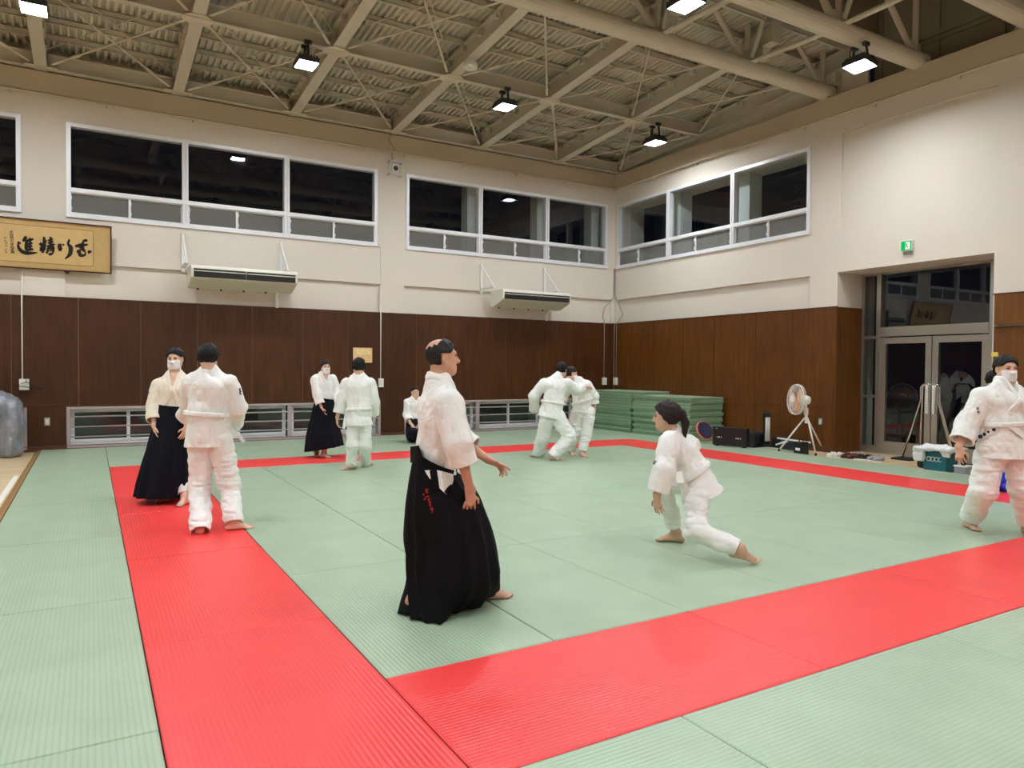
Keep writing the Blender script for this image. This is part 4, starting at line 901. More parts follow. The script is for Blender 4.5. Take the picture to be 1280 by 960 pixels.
for k in range(48):
    a_ = 2*PI*k/48; e = x_*math.cos(a_)+y_*math.sin(a_)
    mb.tube([fc+e*.07+fa*.09, fc+e*Rf*.72+fa*.075, fc+e*Rf*.98+fa*.045, fc+e*Rf], .0022, 4); mb.tube([fc+e*.08-fa*.085, fc+e*Rf*.7-fa*.075, fc+e*Rf*.98-fa*.045, fc+e*Rf], .0022, 4)
mb.lathe([(.075, 0), (.06, .012), (.0, .016)], fc+fa*.085, fa, 20)
mb.build('guard_cage', M['white'], t)
mb = MB(); mb.tube([m0-fa*.05+UP*.08, m0-fa*.05+UP*.13], .012, 8); mb.build('oscillation_knob', M['white'], t)

# clutter along the right wall: soft bags, boxes, cables, shoes
def lump(name, c, half, m, label, cat, seed, amp=.02, freq=9, R=None, rnd=.05, group=None, h=.012):
    c = np.array(c, float); half = np.array(half, float); ex = np.linalg.norm(half)+.03
    v = Vol(c-ex, c+ex, h); v.box(c, half, R, rnd); v.wrinkle(amp, freq, seed=seed, ridged=False); v.wrinkle(amp*.5, freq*2.2, seed=seed+3); v.cut((0, 0, ZF+.001), (0, 0, -1))
    return tag(v.build(name, m), label, cat, group)
dkc = mat('dark_nylon', rgb(28, 28, 34), .7, bump=.2, bscale=30)
def on(u, v, x, z=ZF): q = at_x(u, v, x); q[2] = z; return q
q = on(939.5, 548, 11.9); lump('soft_bag', q+UP*.15, (.2, .2, .17), dkc, 'crumpled black bag between the flat case and the heater', 'bag', 1)
q = on(977, 553, 12.2); lump('soft_bag', q+UP*.12, (.16, .15, .13), dkc, 'low black bag right of the heater foot', 'bag', 2)
q = on(990, 553, 11.95); lump('soft_bag', q+UP*.10, (.15, .2, .12), mat('charcoal_cloth', rgb(52, 52, 62), .8), 'charcoal bag lying behind the tripod fan legs', 'bag', 4)
q = on(1001.5, 563, 11.55); t = thing('battery_box', q, 'small black box with white label under the fan', 'box'); mb = MB(); mb.box(q+[-.10, -.09, 0], q+[.10, .09, .26]); mb.build('box', M['black'], t, bevel=.012)
mb = MB(); mb.box(q+[-.104, -.05, .10], q+[-.10, .05, .15]); mb.build('paper_label', M['white'], t); mb = MB(); mb.tube([q+[-.05, 0, .26], q+[-.05, 0, .31], q+[.05, 0, .31], q+[.05, 0, .26]], .01, 6); mb.build('handle', M['black'], t); mb = MB(); mb.tube([q+[.0, .05, .26], q+[0, .06, .42]], .006, 6); mb.build('aerial', M['black'], t)
q0, q1 = on(935, 556, 11.6), on(1000, 566, 11.5)
mb = MB(); mb.box((11.46, q1[1]+.1, ZF), (11.9, q0[1]-.25, ZF+.045)); tag(mb.build('floor_board', mat('beige_board', rgb(160, 164, 140), .7, vary=.1), bevel=.008), 'flat beige pad lying under the bags by the wall', 'pad')
for k, (ua, va, ub, vb, l) in enumerate(((972, 547.5, 1013, 553.5, 'white plastic pole lying across the bags behind the fan'), (970, 556, 984, 551.5, 'short white pole leaning on the charcoal bag'))):
    mb = MB(); mb.tube([at_x(ua, va, 11.7-.12*k), at_x(ub, vb, 11.7-.12*k)], .018, 8); tag(mb.build('plastic_pole', M['white'], smooth=True), l, 'pole')
pts = [on(934, 558, 11.55), on(948, 563, 11.5), on(962, 560, 11.6), on(975, 566, 11.5), on(990, 566.5, 11.44), on(1009, 569.5, 11.44), on(1018, 567, 11.6)]
tag(MB().tube([p_+UP*.012 for p_ in pts], .009, 6).build('power_cable', M['black'], smooth=True), 'black cable snaking on the floor below the fan', 'cable')
def shoe(c, d, m, label, group, ln=.26, sole=None):
    d = nrm(d); s_ = nrm(np.cross(d, UP)); c = np.array(c, float); t = thing('shoe', c, label, 'shoe', group); R_ = np.stack([d, s_, UP], 1)
    v = Vol(c-[.2, .2, .01], c+[.2, .2, .16], .007)
    v.cone(c-d*ln*.34+UP*.045, c+d*ln*.30+UP*.035, .042, .036, .02, wide=s_, ws=1.1); v.cone(c-d*ln*.32+UP*.05, c-d*ln*.2+UP*.085, .040, .034, .03); v.ell(c-d*ln*.24+UP*.11, (.06, .028, .045), R_, .01, 'sub'); v.cut(c+UP*.012, (0, 0, -1))
    v.build('upper', m, t); w = MB(); ol = []
    for k in range(20):
        a_ = 2*PI*k/20; ol.append(c+d*ln*.5*math.cos(a_)+s_*.043*math.sin(a_)*(1+.15*math.cos(a_)))
    w.prism(ol, np.zeros(3), (0, 0, .018)); w.build('sole', sole or M['white'], t); return t
wm = mat('white_canvas', rgb(224, 220, 208), .8); br = mat('brown_leather', rgb(96, 46, 34), .5); bk = mat('black_leather', rgb(22, 22, 26), .5); gm = mat('grey_mesh_cloth', rgb(150, 150, 160), .8, vary=.3, vscale=40)
GSH = 'shoes in front of the entrance'
for k, (u, v, m, l, sl) in enumerate(((1039, 571, wm, 'white shoe at the left end of the shoe row', None), (1047.5, 571.5, wm, 'second white shoe in the shoe row', None), (1057, 572, br, 'brown shoe beside the white pair', bk), (1065, 573, br, 'brown shoe next to the black shoes', bk), (1073.5, 574, bk, 'black shoe nearest the brown pair', None), (1082, 574.5, bk, 'black shoe with white sole by the grey shoes', None), (1089.5, 575.5, gm, 'grey patterned shoe next to the black pair', None), (1098, 577, gm, 'grey patterned shoe at the right end of the shoe row', None))):
    p_ = at_z(u, v, ZF); shoe(p_, (-1, .12*(k % 2), 0), m, l, GSH, sole=sl, ln=.25)
# chrome A-frame stand before the doors
p = [at_x(u, v, 12.75) for u, v in ((1129, 579), (1151, 480), (1175, 480), (1196, 575))]; zf = ZF+.03
t = thing('folding_stand', (12.75, p[1][1], ZF), 'chrome folding A-frame stand in front of the glass doors', 'stand')
for off, nm in ((-.0, 'front_frame'), (.16, 'rear_frame')):
    yl, ya_, yb2, yr = p[0][1], p[1][1], p[2][1], p[3][1]; zt_ = p[1][2]; s_ = .16 if off else 0
    mb = MB(); mb.tube([(12.72+off*1.6, yl-s_, zf), (12.75, ya_-s_*.2, zt_-.30), (12.75, ya_-s_*.2, zt_-.06), (12.75, ya_-.05-s_*.2, zt_), (12.75, yb2+.05+s_*.2, zt_), (12.75, yb2+s_*.2, zt_-.06), (12.75, yb2+s_*.2, zt_-.30), (12.72+off*1.6, yr+s_, zf)], .014, 10); mb.build(nm, M['chrome'], t, smooth=True)
for yy_ in (p[0][1], p[3][1]):
    mb = MB(); mb.box((12.58, yy_-.22, ZF), (12.95, yy_+.14, ZF+.035)); mb.build('base', M['blackrub'], t, bevel=.012)
# teal bin with towel
p = at_z(1175, 589, ZF); t = thing('storage_bin', p, 'teal storage bin with a white towel on it, near the doors', 'bin'); w_ = .205
tm = mat('teal_plastic', rgb(26, 108, 118), .45); Rb = np.stack([nrm([.12, 1, 0]), nrm([-1, .12, 0]), UP], 1); ex_, ey_ = Rb[:, 0], Rb[:, 1]
def ringq(s, z): return [p+ex_*a_*s+ey_*b_*s*.72+UP*z for a_, b_ in ((-1, -1), (1, -1), (1, 1), (-1, 1))]
mb = MB(); A = ringq(w_*.92, 0)+ringq(w_, .34)+ringq(w_-.012, .34)+ringq(w_*.92-.012, .012)
mb.add(A, [(3, 2, 1, 0)]+[(i+4*j, (i+1) % 4+4*j, (i+1) % 4+4*(j+1), i+4*(j+1)) for j in range(3) for i in range(4)]+[(12, 13, 14, 15)]); mb.build('tub', tm, t, bevel=.01)
mb = MB(); 
for k in range(4):
    cc_ = p-ex_*(-.13+.07*k)*1.0+ey_*(.0)+UP*(.19+.012*(k % 2)); 
    f0 = p-Xd*(w_*.72+.004); mb.tube([f0+Yd*(.10-.062*k)+UP*.2+(Yd*math.cos(a_)*.03+UP*math.sin(a_)*.035) for a_ in np.linspace(0, 2*PI, 13)[:-1]], .006, 5, closed=True)
mb.build('printed_rings', M['white'], t)
v = Vol(p+[-.5, -.5, .0], p+[.5, .5, .5], .011)
v.box(p+UP*.375, (.27, .31, .028), None, .02); v.box(p+UP*.25+[-.19, .24, .0], (.03, .08, .10), None, .02, .05); v.box(p+UP*.31+[-.2, -.2, 0], (.03, .06, .06), None, .02, .05); v.wrinkle(.022, 8, seed=3, ridged=False); v.wrinkle(.01, 17, seed=8)
tag(v.build('towel', mat('white_towel', rgb(232, 234, 236), .9, bump=.3, bscale=120)), 'white towel draped over the teal bin', 'towel')
q = at_z(1156.5, 585, ZF); lump('soft_bag', q+UP*.10, (.09, .1, .11), dkc, 'small black bag left of the teal bin', 'bag', 9)
q = at_z(1196, 590.5, ZF)+Xd*.09; lump('plastic_bag', q+UP*.08, (.08, .07, .09), mat('white_film', rgb(214, 216, 216), .35), 'crumpled white plastic bag right of the teal bin', 'bag', 12, amp=.03)
q = at_z(1204, 594, ZF); t = thing('plastic_tub', q, 'grey lidded plastic tub beside the right-hand man', 'tub'); mb = MB(); mb.box(q+[-.10, -.09, 0], q+[.12, .09, .13]); mb.build('tub', mat('grey_blue_plastic', rgb(150, 160, 168), .4), t, bevel=.015); mb = MB(); mb.box(q+[-.108, -.098, .13], q+[.128, .098, .155]); mb.build('lid', M['white'], t, bevel=.008)
mb = MB(); mb.lathe([(.03, 0), (.035, .02), (.035, .14), (.016, .19), (.016, .21)], q+[.0, .0, .155], (0, 0, 1), 14); tag(mb.build('dark_bottle', M['black'], smooth=False), 'dark bottle standing on the grey tub', 'bottle')
# blue tarpaulin bundle
p = at_z(1252, 613, 0); v = Vol(p+[-.6, -.6, 0], p+[.6, .6, .6], .014)
v.cone(p+[-.28, .1, .08], p+[.3, -.15, .1], .14, .15, .05); v.cone(p+[-.05, .0, .12], p+[.3, .1, .2], .14, .13, .06); v.ell(p+[.1, -.05, .24], (.16, .18, .14), None, .06); v.wrinkle(.04, 5, seed=21); v.wrinkle(.022, 12, seed=4); v.wrinkle(.01, 26, seed=6); v.cut(p+UP*.002, (0, 0, -1))
tag(v.build('blue_tarpaulin', mat('blue_tarp', rgb(18, 44, 190), .3)), 'crumpled blue tarpaulin on the mats behind the right-hand man', 'tarpaulin')
# object wrapped in clear plastic film at the left edge
p = at_z(6, 573, ZF); D_ = p@FW; h_ = 1.55-(488-457.5)*D_/900-ZF; r_e = at_d(20.5, 540, D_); v = Vol(p+[-1.1, -.8, 0], p+[.6, .9, h_+.1], .018)
c = p-RT*.36+FW*.14; Rw = np.stack([RT, FW, UP], 1); ex2 = (r_e-p)@RT
v.box(c+UP*h_*.42, (.36+ex2-.01, .2, h_*.44), Rw, .14); v.ell(c+UP*h_*.72, (.44, .22, h_*.28), Rw, .12); v.wrinkle(.03, 3.4, seed=31, ridged=False); v.wrinkle(.018, 9, (1, 1, .35), seed=32); v.wrinkle(.008, 20, (1, 1, .5), seed=33); v.cut((0, 0, ZF+.002), (0, 0, -1))
fm = mat('clear_film_over_grey', rgb(128, 132, 142), .16, vary=.4, vscale=5, bump=.6, bscale=16, spec=.9, stretch=(1, 1, .45))
tag(v.build('wrapped_equipment', fm), 'bulky object wrapped in clear plastic at the left picture edge', 'wrapped object')
# ------------------------------------------------------------------ people
MS = {}
def skin(tone):
    if tone not in MS: MS[tone] = mat('skin_%d' % len(MS), rgb(*tone), .5, vary=.05, vscale=14, spec=.4)
    return MS[tone]
def cloth(name, col, st=.42, rough=.92):
    m = mat(name, col, rough, bump=.25, bscale=240); nt = m.node_tree; b = nt.nodes['Principled BSDF']; prev = [n for n in nt.nodes if n.type == 'BUMP'][0]
    tc = [n for n in nt.nodes if n.type == 'TEX_COORD'][0]
    for sc_, dist, stv in ((6, .045, st), (15, .016, st*.6)):
        n = nt.nodes.new('ShaderNodeTexNoise'); n.inputs['Scale'].default_value = sc_; n.inputs['Detail'].default_value = 2.5; n.inputs['Distortion'].default_value = .9; nt.links.new(tc.outputs['Object'], n.inputs['Vector'])
        ab = nt.nodes.new('ShaderNodeMath'); ab.operation = 'PINGPONG'; ab.inputs[1].default_value = .5; nt.links.new(n.outputs['Fac'], ab.inputs[0])
        bp = nt.nodes.new('ShaderNodeBump'); bp.inputs['Strength'].default_value = stv; bp.inputs['Distance'].default_value = dist
        nt.links.new(ab.outputs[0], bp.inputs['Height']); nt.links.new(prev.outputs[0], bp.inputs['Normal']); nt.links.new(bp.outputs[0], b.inputs['Normal']); prev = bp
    return m
CL = dict(
    gi=cloth('white_cotton', rgb(240, 239, 235)), gic=cloth('cream_cotton', rgb(236, 226, 208)),
    hak=mat('black_hakama_cloth', rgb(9, 9, 12), .85, bump=.15, bscale=160, spec=.2), hakn=mat('navy_hakama_cloth', rgb(11, 13, 24), .85, bump=.15, bscale=160, spec=.2),
    hair=mat('black_hair', rgb(12, 11, 11), .6, bump=.9, bscale=70, stretch=(1, 1, .25), spec=.3), hairb=mat('dark_brown_hair', rgb(36, 25, 22), .6, spec=.3, bump=.9, bscale=90, stretch=(1, 1, .25)), hairg=mat('greying_hair', rgb(34, 31, 30), .6, bump=.9, bscale=70, spec=.3),
    mask=mat('mask_paper', rgb(236, 234, 236), .8), eye=mat('dark_eye', rgb(26, 18, 16), .2), lip=mat('lip', rgb(176, 104, 92), .5), red=mat('red_thread', rgb(196, 30, 36), .6), navy=mat('navy_thread', rgb(34, 36, 60), .6))
def segd(P, pts):
    """distance from grid points to a polyline"""
    m = None
    for a, b in zip(pts[:-1], pts[1:]):
        a = np.array(a, float); ba = np.array(b, float)-a; q = P-a; t = np.clip((q@ba)/(ba@ba), 0, 1); d = np.sqrt(((q-t[..., None]*ba)**2).sum(-1)); m = d if m is None else np.minimum(m, d)
    return m
def hand(v, w, d, n, right, ln=.18, curl=.5, spread=.10, hs=1.0, curls=None):
    """wrist w, direction d, palm normal n; five separate fingers, thumb from the side of the palm"""
    d = nrm(d); n = nrm(np.array(n)-d*(np.array(n)@d)); s = np.cross(d, n)*(1 if right else -1); S = ln/.18; w = np.array(w, float)
    kn = w+d*.088*S
    v.cone(w-d*.01, kn, .021*S, .0145*S, .012, wide=s, ws=1.75); v.cone(w+d*.03*S+s*.012*S+n*.004, w+d*.065*S+s*.026*S+n*.006, .014*S, .013*S, .012)
    L = (.080, .088, .081, .064); off = (.031, .0105, -.0105, -.030)
    for i in range(4):
        c0 = (curls[i] if curls else curl)
        b = kn+s*off[i]*S-d*(.004+.004*abs(i-1.3))*S; f = nrm(d+s*spread*(1.4-i)*.8); p = b; ang = 0
        for k, (fr, r0, r1) in enumerate(((.45, .0088, .0082), (.31, .0082, .0076), (.24, .0076, .0066))):
            ang += c0*(.75 if k == 0 else .8); dr = f*math.cos(ang)+n*math.sin(ang); q = p+dr*L[i]*fr*S; v.cone(p, q, r0*S, r1*S, .004); p = q
    b = w+d*.035*S+s*.030*S+n*.004; t1 = b+nrm(d*.75+s*.75+n*.25)*.038*S; t2 = t1+nrm(d*.95+s*.25+n*.3)*.030*S
    v.cone(b-s*.012*S, t1, .0115*S, .0098*S, .008); v.cone(t1, t2, .0096*S, .0080*S, .004)
def foot(v, a, t, ln=.245, up=(0, 0, 1), flat=True):
    """ankle a, toes towards t, sole down"""
    S = ln/.245; up = np.array(up, float); t = nrm(np.array(t, float)); s = nrm(np.cross(t, up)); a = np.array(a, float)
    g = a-up*(.075*S)
    heel = g-t*.045*S+up*.030*S; ball = g+t*.125*S+up*.021*S
    v.cone(a+up*.03, heel, .034*S, .031*S, .03); v.cone(heel, ball, .030*S, .020*S, .02, wide=s, ws=1.45); v.cone(a+up*.005, g+t*.09*S+up*.03*S, .032*S, .021*S, .03)
    for i, (o, l, r) in enumerate(((-.028, .050, .0125), (-.009, .050, .0095), (.007, .044, .009), (.021, .036, .0085), (.033, .026, .008))):
        b = ball+s*o*S-up*.007*S-t*(.004*i)*S; v.cone(b, b+t*l*S-up*.002, r*S*1.05, r*S, .004)
def head_local(v, c, R, S=1.0, body=True):
    L = lambda x, y, z: c+R@(np.array([x, y, z])*S)
    v.ell(L(0, -.014, .030), np.array((.077, .096, .088))*S, R, .03); v.ell(L(0, .030, -.038), np.array((.060, .062, .076))*S, R, .035)
    v.ell(L(0, .066, -.094), np.array((.026, .022, .020))*S, R, .03); v.cone(L(-.055, .01, -.05), L(-.03, .06, -.088), .022*S, .018*S, .03); v.cone(L(.055, .01, -.05), L(.03, .06, -.088), .022*S, .018*S, .03)
    v.cone(L(-.034, .080, .027), L(.034, .080, .027), .012*S, .012*S, .014)
    for s in (-1, 1): v.ell(L(s*.031, .098, .010), np.array((.017, .016, .011))*S, R, .012, 'sub')
    v.cone(L(0, .090, .014), L(0, .110, -.024), .0075*S, .012*S, .012); v.ell(L(0, .102, -.030), np.array((.019, .013, .010))*S, R, .01)
    v.cone(L(-.020, .084, -.060), L(.020, .084, -.060), .0085*S, .0085*S, .008); v.cone(L(-.016, .082, -.071), L(.016, .082, -.071), .008*S, .008*S, .008)
    for s in (-1, 1):
        v.ell(L(s*.079, -.006, -.004), np.array((.010, .021, .033))*S, R, .008); v.ell(L(s*.088, -.001, .0), np.array((.006, .012, .02))*S, R, .006, 'sub')
    return L
def openings(v, ops, th):
    """cut garment ends square and hollow them, leaving cloth of even thickness"""
    d0 = v.d.copy(); P = v.pts(); th = max(th, 1.9*v.h)
    for a, b, ra, rb, wide, ws, deep in ops:
        a = np.array(a, float); b = np.array(b, float); u = nrm(b-a); L = np.linalg.norm(b-a); q = P-a; t = q@u; q = q-t[..., None]*u; n2 = (q*q).sum(-1)
        if wide is not None:
            w = nrm(np.array(wide)-u*(np.array(wide)@u)); qw = q@w; n2 = n2-qw*qw+(qw/ws)**2
        own = np.sqrt(np.maximum(n2, 0))-(ra+(rb-ra)*np.clip(t/L, 0, 1.3)); own = np.where(t < -.05, 1, own)
        near = own < .045
        v.d = np.where(near & (t > L-.002) & (t < L+.5), np.maximum(v.d, (t-L)), v.d).astype(np.float32)
        hol = np.maximum(np.maximum(d0+th, L-deep-t), own-.03)
        v.d = np.maximum(v.d, -hol).astype(np.float32)
def person(label, base, f, head, N, C, W, Pv, arms, legs, tone=(216, 172, 148), h=.0065, headR=None, S=1.0, hair='short', hairm='hair', mask=False, eyes=True, group=None, jacket=None, jm='gi', trousers=True, name='person', hS=1.0, headvis=True):
    """arms: {'L':(shoulder, elbow, wrist, hand dir, palm normal, curl)}; legs: {'L':(hip, knee, ankle, toe dir)}"""
    f = nrm([f[0], f[1], 0]); r = np.array([f[1], -f[0], 0]); t = thing(name, (base[0], base[1], 0), label, 'person', group)
    R = np.stack([r, f, UP], 1) if headR is None else headR
    allp = [head, N, C, W, Pv]+[p for a in arms.values() for p in a[:3]]+[p for l in legs.values() for p in l[:3]]
    for a in arms.values(): allp.append(np.array(a[2])+nrm(a[3])*.2)
    for l in legs.values(): allp.append(np.array(l[2])+nrm(l[3])*.25)
    A = np.array(allp); lo, hi = A.min(0)-.2, A.max(0)+.2; lo[2] = max(lo[2], -.03)
    v = Vol(lo, hi, h)
    sax = nrm(np.array(arms['R'][0])-np.array(arms['L'][0]))
    v.cone(Pv, W, .088, .082, .05, wide=r, ws=1.35); v.cone(W, C, .082, .10, .05, wide=sax, ws=1.35); v.cone(C, N-(N-C)*.1, .10, .06, .05, wide=sax, ws=1.4)
    for a in arms.values():
        sh, el, wr = map(np.array, a[:3]); v.cone(N-(N-C)*.15, sh, .055, .052, .05); v.cone(sh, el, .050, .040, .03); v.cone(el, wr, .041, .027, .02); hand(v, wr, a[3], a[4], a is arms['R'], .182*hS, a[5], curls=a[6] if len(a) > 6 else None)
    for l in legs.values():
        hp, kn, an = map(np.array, l[:3]); v.cone(hp, kn, .085, .058, .05); v.cone(kn, an, .056, .036, .03); foot(v, an, l[3], .245*hS, l[4] if len(l) > 4 else (0, 0, 1))
    hb = head+R@(np.array([0, -.022, -.075])*S)
    v.cone(N, hb, .062, .056, .03); head_local(v, head, R, S); v.cut((0, 0, .001), (0, 0, -1))
    body = v.build('body', skin(tone), t)
    # head extras at finer grid
    hv = Vol(head-.2*S, head+.2*S, .0055); L = head_local(hv, head, R, S); Rt = R.T
    def loc(P): return ((P-head)@R)/S
    def kshort(P):
        q = loc(P); x, y, z = q[..., 0], q[..., 1], q[..., 2]; side = np.abs(x)
        a = .74*y-.67*z-.012           # hairline plane
        b = (-z-.098); ear = (side > .066)*(y > -.03)*(z < .028)*1.0
        return np.maximum(np.maximum(a, b), np.where(ear > 0, .02, -1))*1.0
    def klong(P):
        q = loc(P); x, y, z = q[..., 0], q[..., 1], q[..., 2]
        return np.maximum(.74*y-.67*z-.016, -z-.115)
    def kbald(P):
        q = loc(P); y, z = q[..., 1], q[..., 2]
        crown = .062-np.sqrt(q[..., 0]**2+(y+.062)**2+(z-.105)**2); return np.maximum(kshort(P), crown)
    if hair:
        hh = subset(hv, {'short': kshort, 'long': klong, 'bald': kbald, 'tail': klong}[hair], {'bald': .011, 'short': .021}.get(hair, .020)*S)
        hh.wrinkle(.006, 42, (1, 1, .45), seed=2)
        if hair == 'tail':
            hh2 = Vol(head-.42, head+.3, .007); sl = hh.pts()
            a_, b_, c_ = L(0, -.10, .03), L(0, -.145, -.05), L(0, -.125, -.21); 
            hh2.cone(L(0, -.09, .035), a_-R[:, 1]*.02, .03, .03, .02); hh2.cone(a_-R[:, 1]*.02, b_, .032, .036, .02); hh2.cone(b_, c_, .036, .016, .02); hh2.wrinkle(.006, 30, (1, 1, .3), seed=5); hh2.build('ponytail', CL[hairm], t)
        hh.build('hair', CL[hairm], t)
    if mask:
        def km(P):
            q = loc(P); x, y, z = q[..., 0], q[..., 1], q[..., 2]; return np.maximum.reduce([z+.012-np.abs(x)*.1, -z-.112, .03-y, np.abs(x)-.066])
        subset(hv, km, .009*S).build('face_mask', CL['mask'], t)
    if eyes:
        for s in (-1, 1):
            e = Vol(L(s*.031, .084, .010)-.03, L(s*.031, .084, .010)+.03, .003); e.ell(L(s*.031, .0835, .010), np.array((.013, .006, .0055))*S, R, .002); e.build('eye', CL['eye'], t)
            b = Vol(L(s*.033, .086, .030)-.04, L(s*.033, .086, .030)+.04, .003); b.cone(L(s*.018, .0925, .030), L(s*.046, .084, .031), .0042*S, .003*S, .002); b.build('eyebrow', CL[hairm], t)
    # clothing ---------------------------------------------------------
    J = dict(rw=.125, rc=.135, rh=.15, ws=1.38, hem=None, sl=(.088, .085, .088), cuff=None, belt=True, wr=.009, collar=True, tuck=False, seed=1, bh=.021, open=.11)
    J.update(jacket or {})
    jv = Vol(lo-.02, hi+.02, h*1.15); nk = nrm(hb-N)
    jv.cone(W, C, J['rw'], J['rc'], .05, wide=sax, ws=J['ws']); jv.cone(C, N-(N-C)*.12, J['rc']-.01, .08, .06, wide=sax, ws=1.35)
    ax = nrm(W-C); nb = nrm(nk*.7+UP*.3)
    jv.cone(N-nk*.05, N+nb*J.get('col', .045), .092, .070, .03)
    hemp = J['hem'] if J['hem'] is not None else W+ax*.26
    hem_ax = nrm(hemp-W); ops = [(W, hemp, J['rw'], J['rh'], r, J['ws']*.97, .16)]
    jv.cone(W, hemp+hem_ax*.06, J['rw'], J['rh'], .05, wide=r, ws=J['ws']*.97)
    if J['belt']: jv.cone(W-ax*.012, W+ax*.012, .012, .012, .01)
    cuffs = {}
    for sd_, a in arms.items():
        sh, el, wr = map(np.array, a[:3]); jv.cone(N-(N-C)*.18, sh, .066, .074, .05)
        ct = (J['cuff'] or {}).get(sd_, .72); cu = el+(wr-el)*ct; cuffs[sd_] = cu; ud = nrm(wr-el)
        sv = Vol(lo-.02, hi+.02, h*1.15); sv.cone(sh, el, J['sl'][0], J['sl'][1], .03); sv.cone(el, cu+ud*.06, J['sl'][1], J['sl'][2], .03)
        k_ = J.get('k', .018); hh_ = np.clip(.5+.5*(jv.d-sv.d)/k_, 0, 1); jv.d = jv.d*(1-hh_)+sv.d*hh_-k_*hh_*(1-hh_)
        ops.append((el, cu, J['sl'][1], J['sl'][2], None, 1.0, .12))
    jv.wrinkle(J['wr'], 6.5, (1, 1, .8), seed=J['seed']); jv.wrinkle(J['wr']*.6, 14, (1.3, 1.3, .7), seed=J['seed']+1); jv.wrinkle(J['wr']*.12, 30, (1.2, 1.2, .8), seed=J['seed']+2)
    openings(jv, ops, .013)
    f_ = f
    jv.cone(N-nk*.06, N+nk*.25, .057, .066, .012, op='sub')
    fr = nrm(f-nk*(f@nk)); V0 = N+fr*.075-nk*.02; V1 = C+fr*(J['rc']+.01)+ax*(J['open']-.11)
    if J['open'] > 0: jv.cone(N+fr*.10+nk*.09, N+fr*.075, .066, .056, .01, op='sub'); jv.cone(N+fr*.075, V1, .056, .010, .01, op='sub')
    jo = jv.build('jacket', CL[jm], t)
    if J['collar']:
        rs = np.cross(fr, nk); D1 = W+fr*(J['rw']+.01)
        for s in (1, -1):
            path = [N-fr*.07+nk*.03, N+rs*s*.068+nk*.02-fr*.02, N+rs*s*.058+fr*.05-nk*.01, V1-rs*s*.01, D1-rs*s*.09-ax*.02]
            cv = subset(jv, lambda P, p=path: segd(P, p)-.030, .011); 
            if s == 1: cv2 = cv
            else: cv2.d = np.minimum(cv2.d, cv.d)
        cv2.build('collar', CL[jm], t)
    if J['belt']:
        bt = J.get('bax', ax); bc = J.get('bc', W)
        bv = subset(jv, lambda P: np.maximum(np.abs((P-bc)@bt)-J['bh'], np.sqrt(((P-bc)**2).sum(-1))-.30), .020)
        for a in arms.values():       # the belt never wraps the sleeves
            el, wr = map(np.array, a[1:3]); sh = np.array(a[0]); bv.cone(sh, el, J['sl'][0]+.02, J['sl'][1]+.02, .004, op='sub') if J.get('bsub', True) else None; bv.cone(el, wr, J['sl'][1]+.02, J['sl'][2]+.02, .004, op='sub') if J.get('bsub', True) else None
        bo = bv.build('belt', CL['gi'] if J['belt'] is True else CL[J['belt']], t)
    if trousers:
        T = dict(rt=.118, rk=.098, rb=.092, wr=.010, seed=4, hemt=.9)
        if isinstance(trousers, dict): T.update(trousers)
        tv = Vol(lo-.02, hi+.02, h*1.15); tv.ell(Pv, (.15, .13, .15), np.stack([r, f, UP], 1), .05); ops = []
        for sd_, l in legs.items():
            hp, kn, an = map(np.array, l[:3]); ud = nrm(an-kn); hm = kn+(an-kn)*(T['hemt'][sd_] if isinstance(T['hemt'], dict) else T['hemt'])
            sv = Vol(lo-.02, hi+.02, h*1.15); sv.cone(hp, kn, T['rt'], T['rk'], .05); sv.cone(kn, hm+ud*.06, T['rk'], T['rb'], .03)
            k_ = .02; hh_ = np.clip(.5+.5*(tv.d-sv.d)/k_, 0, 1); tv.d = tv.d*(1-hh_)+sv.d*hh_-k_*hh_*(1-hh_); ops.append((kn, hm, T['rk'], T['rb'], None, 1.0, .10))
        tv.wrinkle(T['wr'], 6, (.8, .8, 1.5), seed=T['seed']); tv.wrinkle(T['wr']*.65, 13, (.7, .7, 1.7), seed=T['seed']+2); tv.wrinkle(T['wr']*.12, 28, (.7, .7, 1.6), seed=T['seed']+3)
        openings(tv, ops, .013)
        tv.cut((0, 0, .004), (0, 0, -1)); tv.build('trousers', CL['gi'], t)
    return t, dict(jv=jv, ax=ax, r=r, f=f, cuffs=cuffs, W=W, C=C, N=N, sax=sax, L=L)
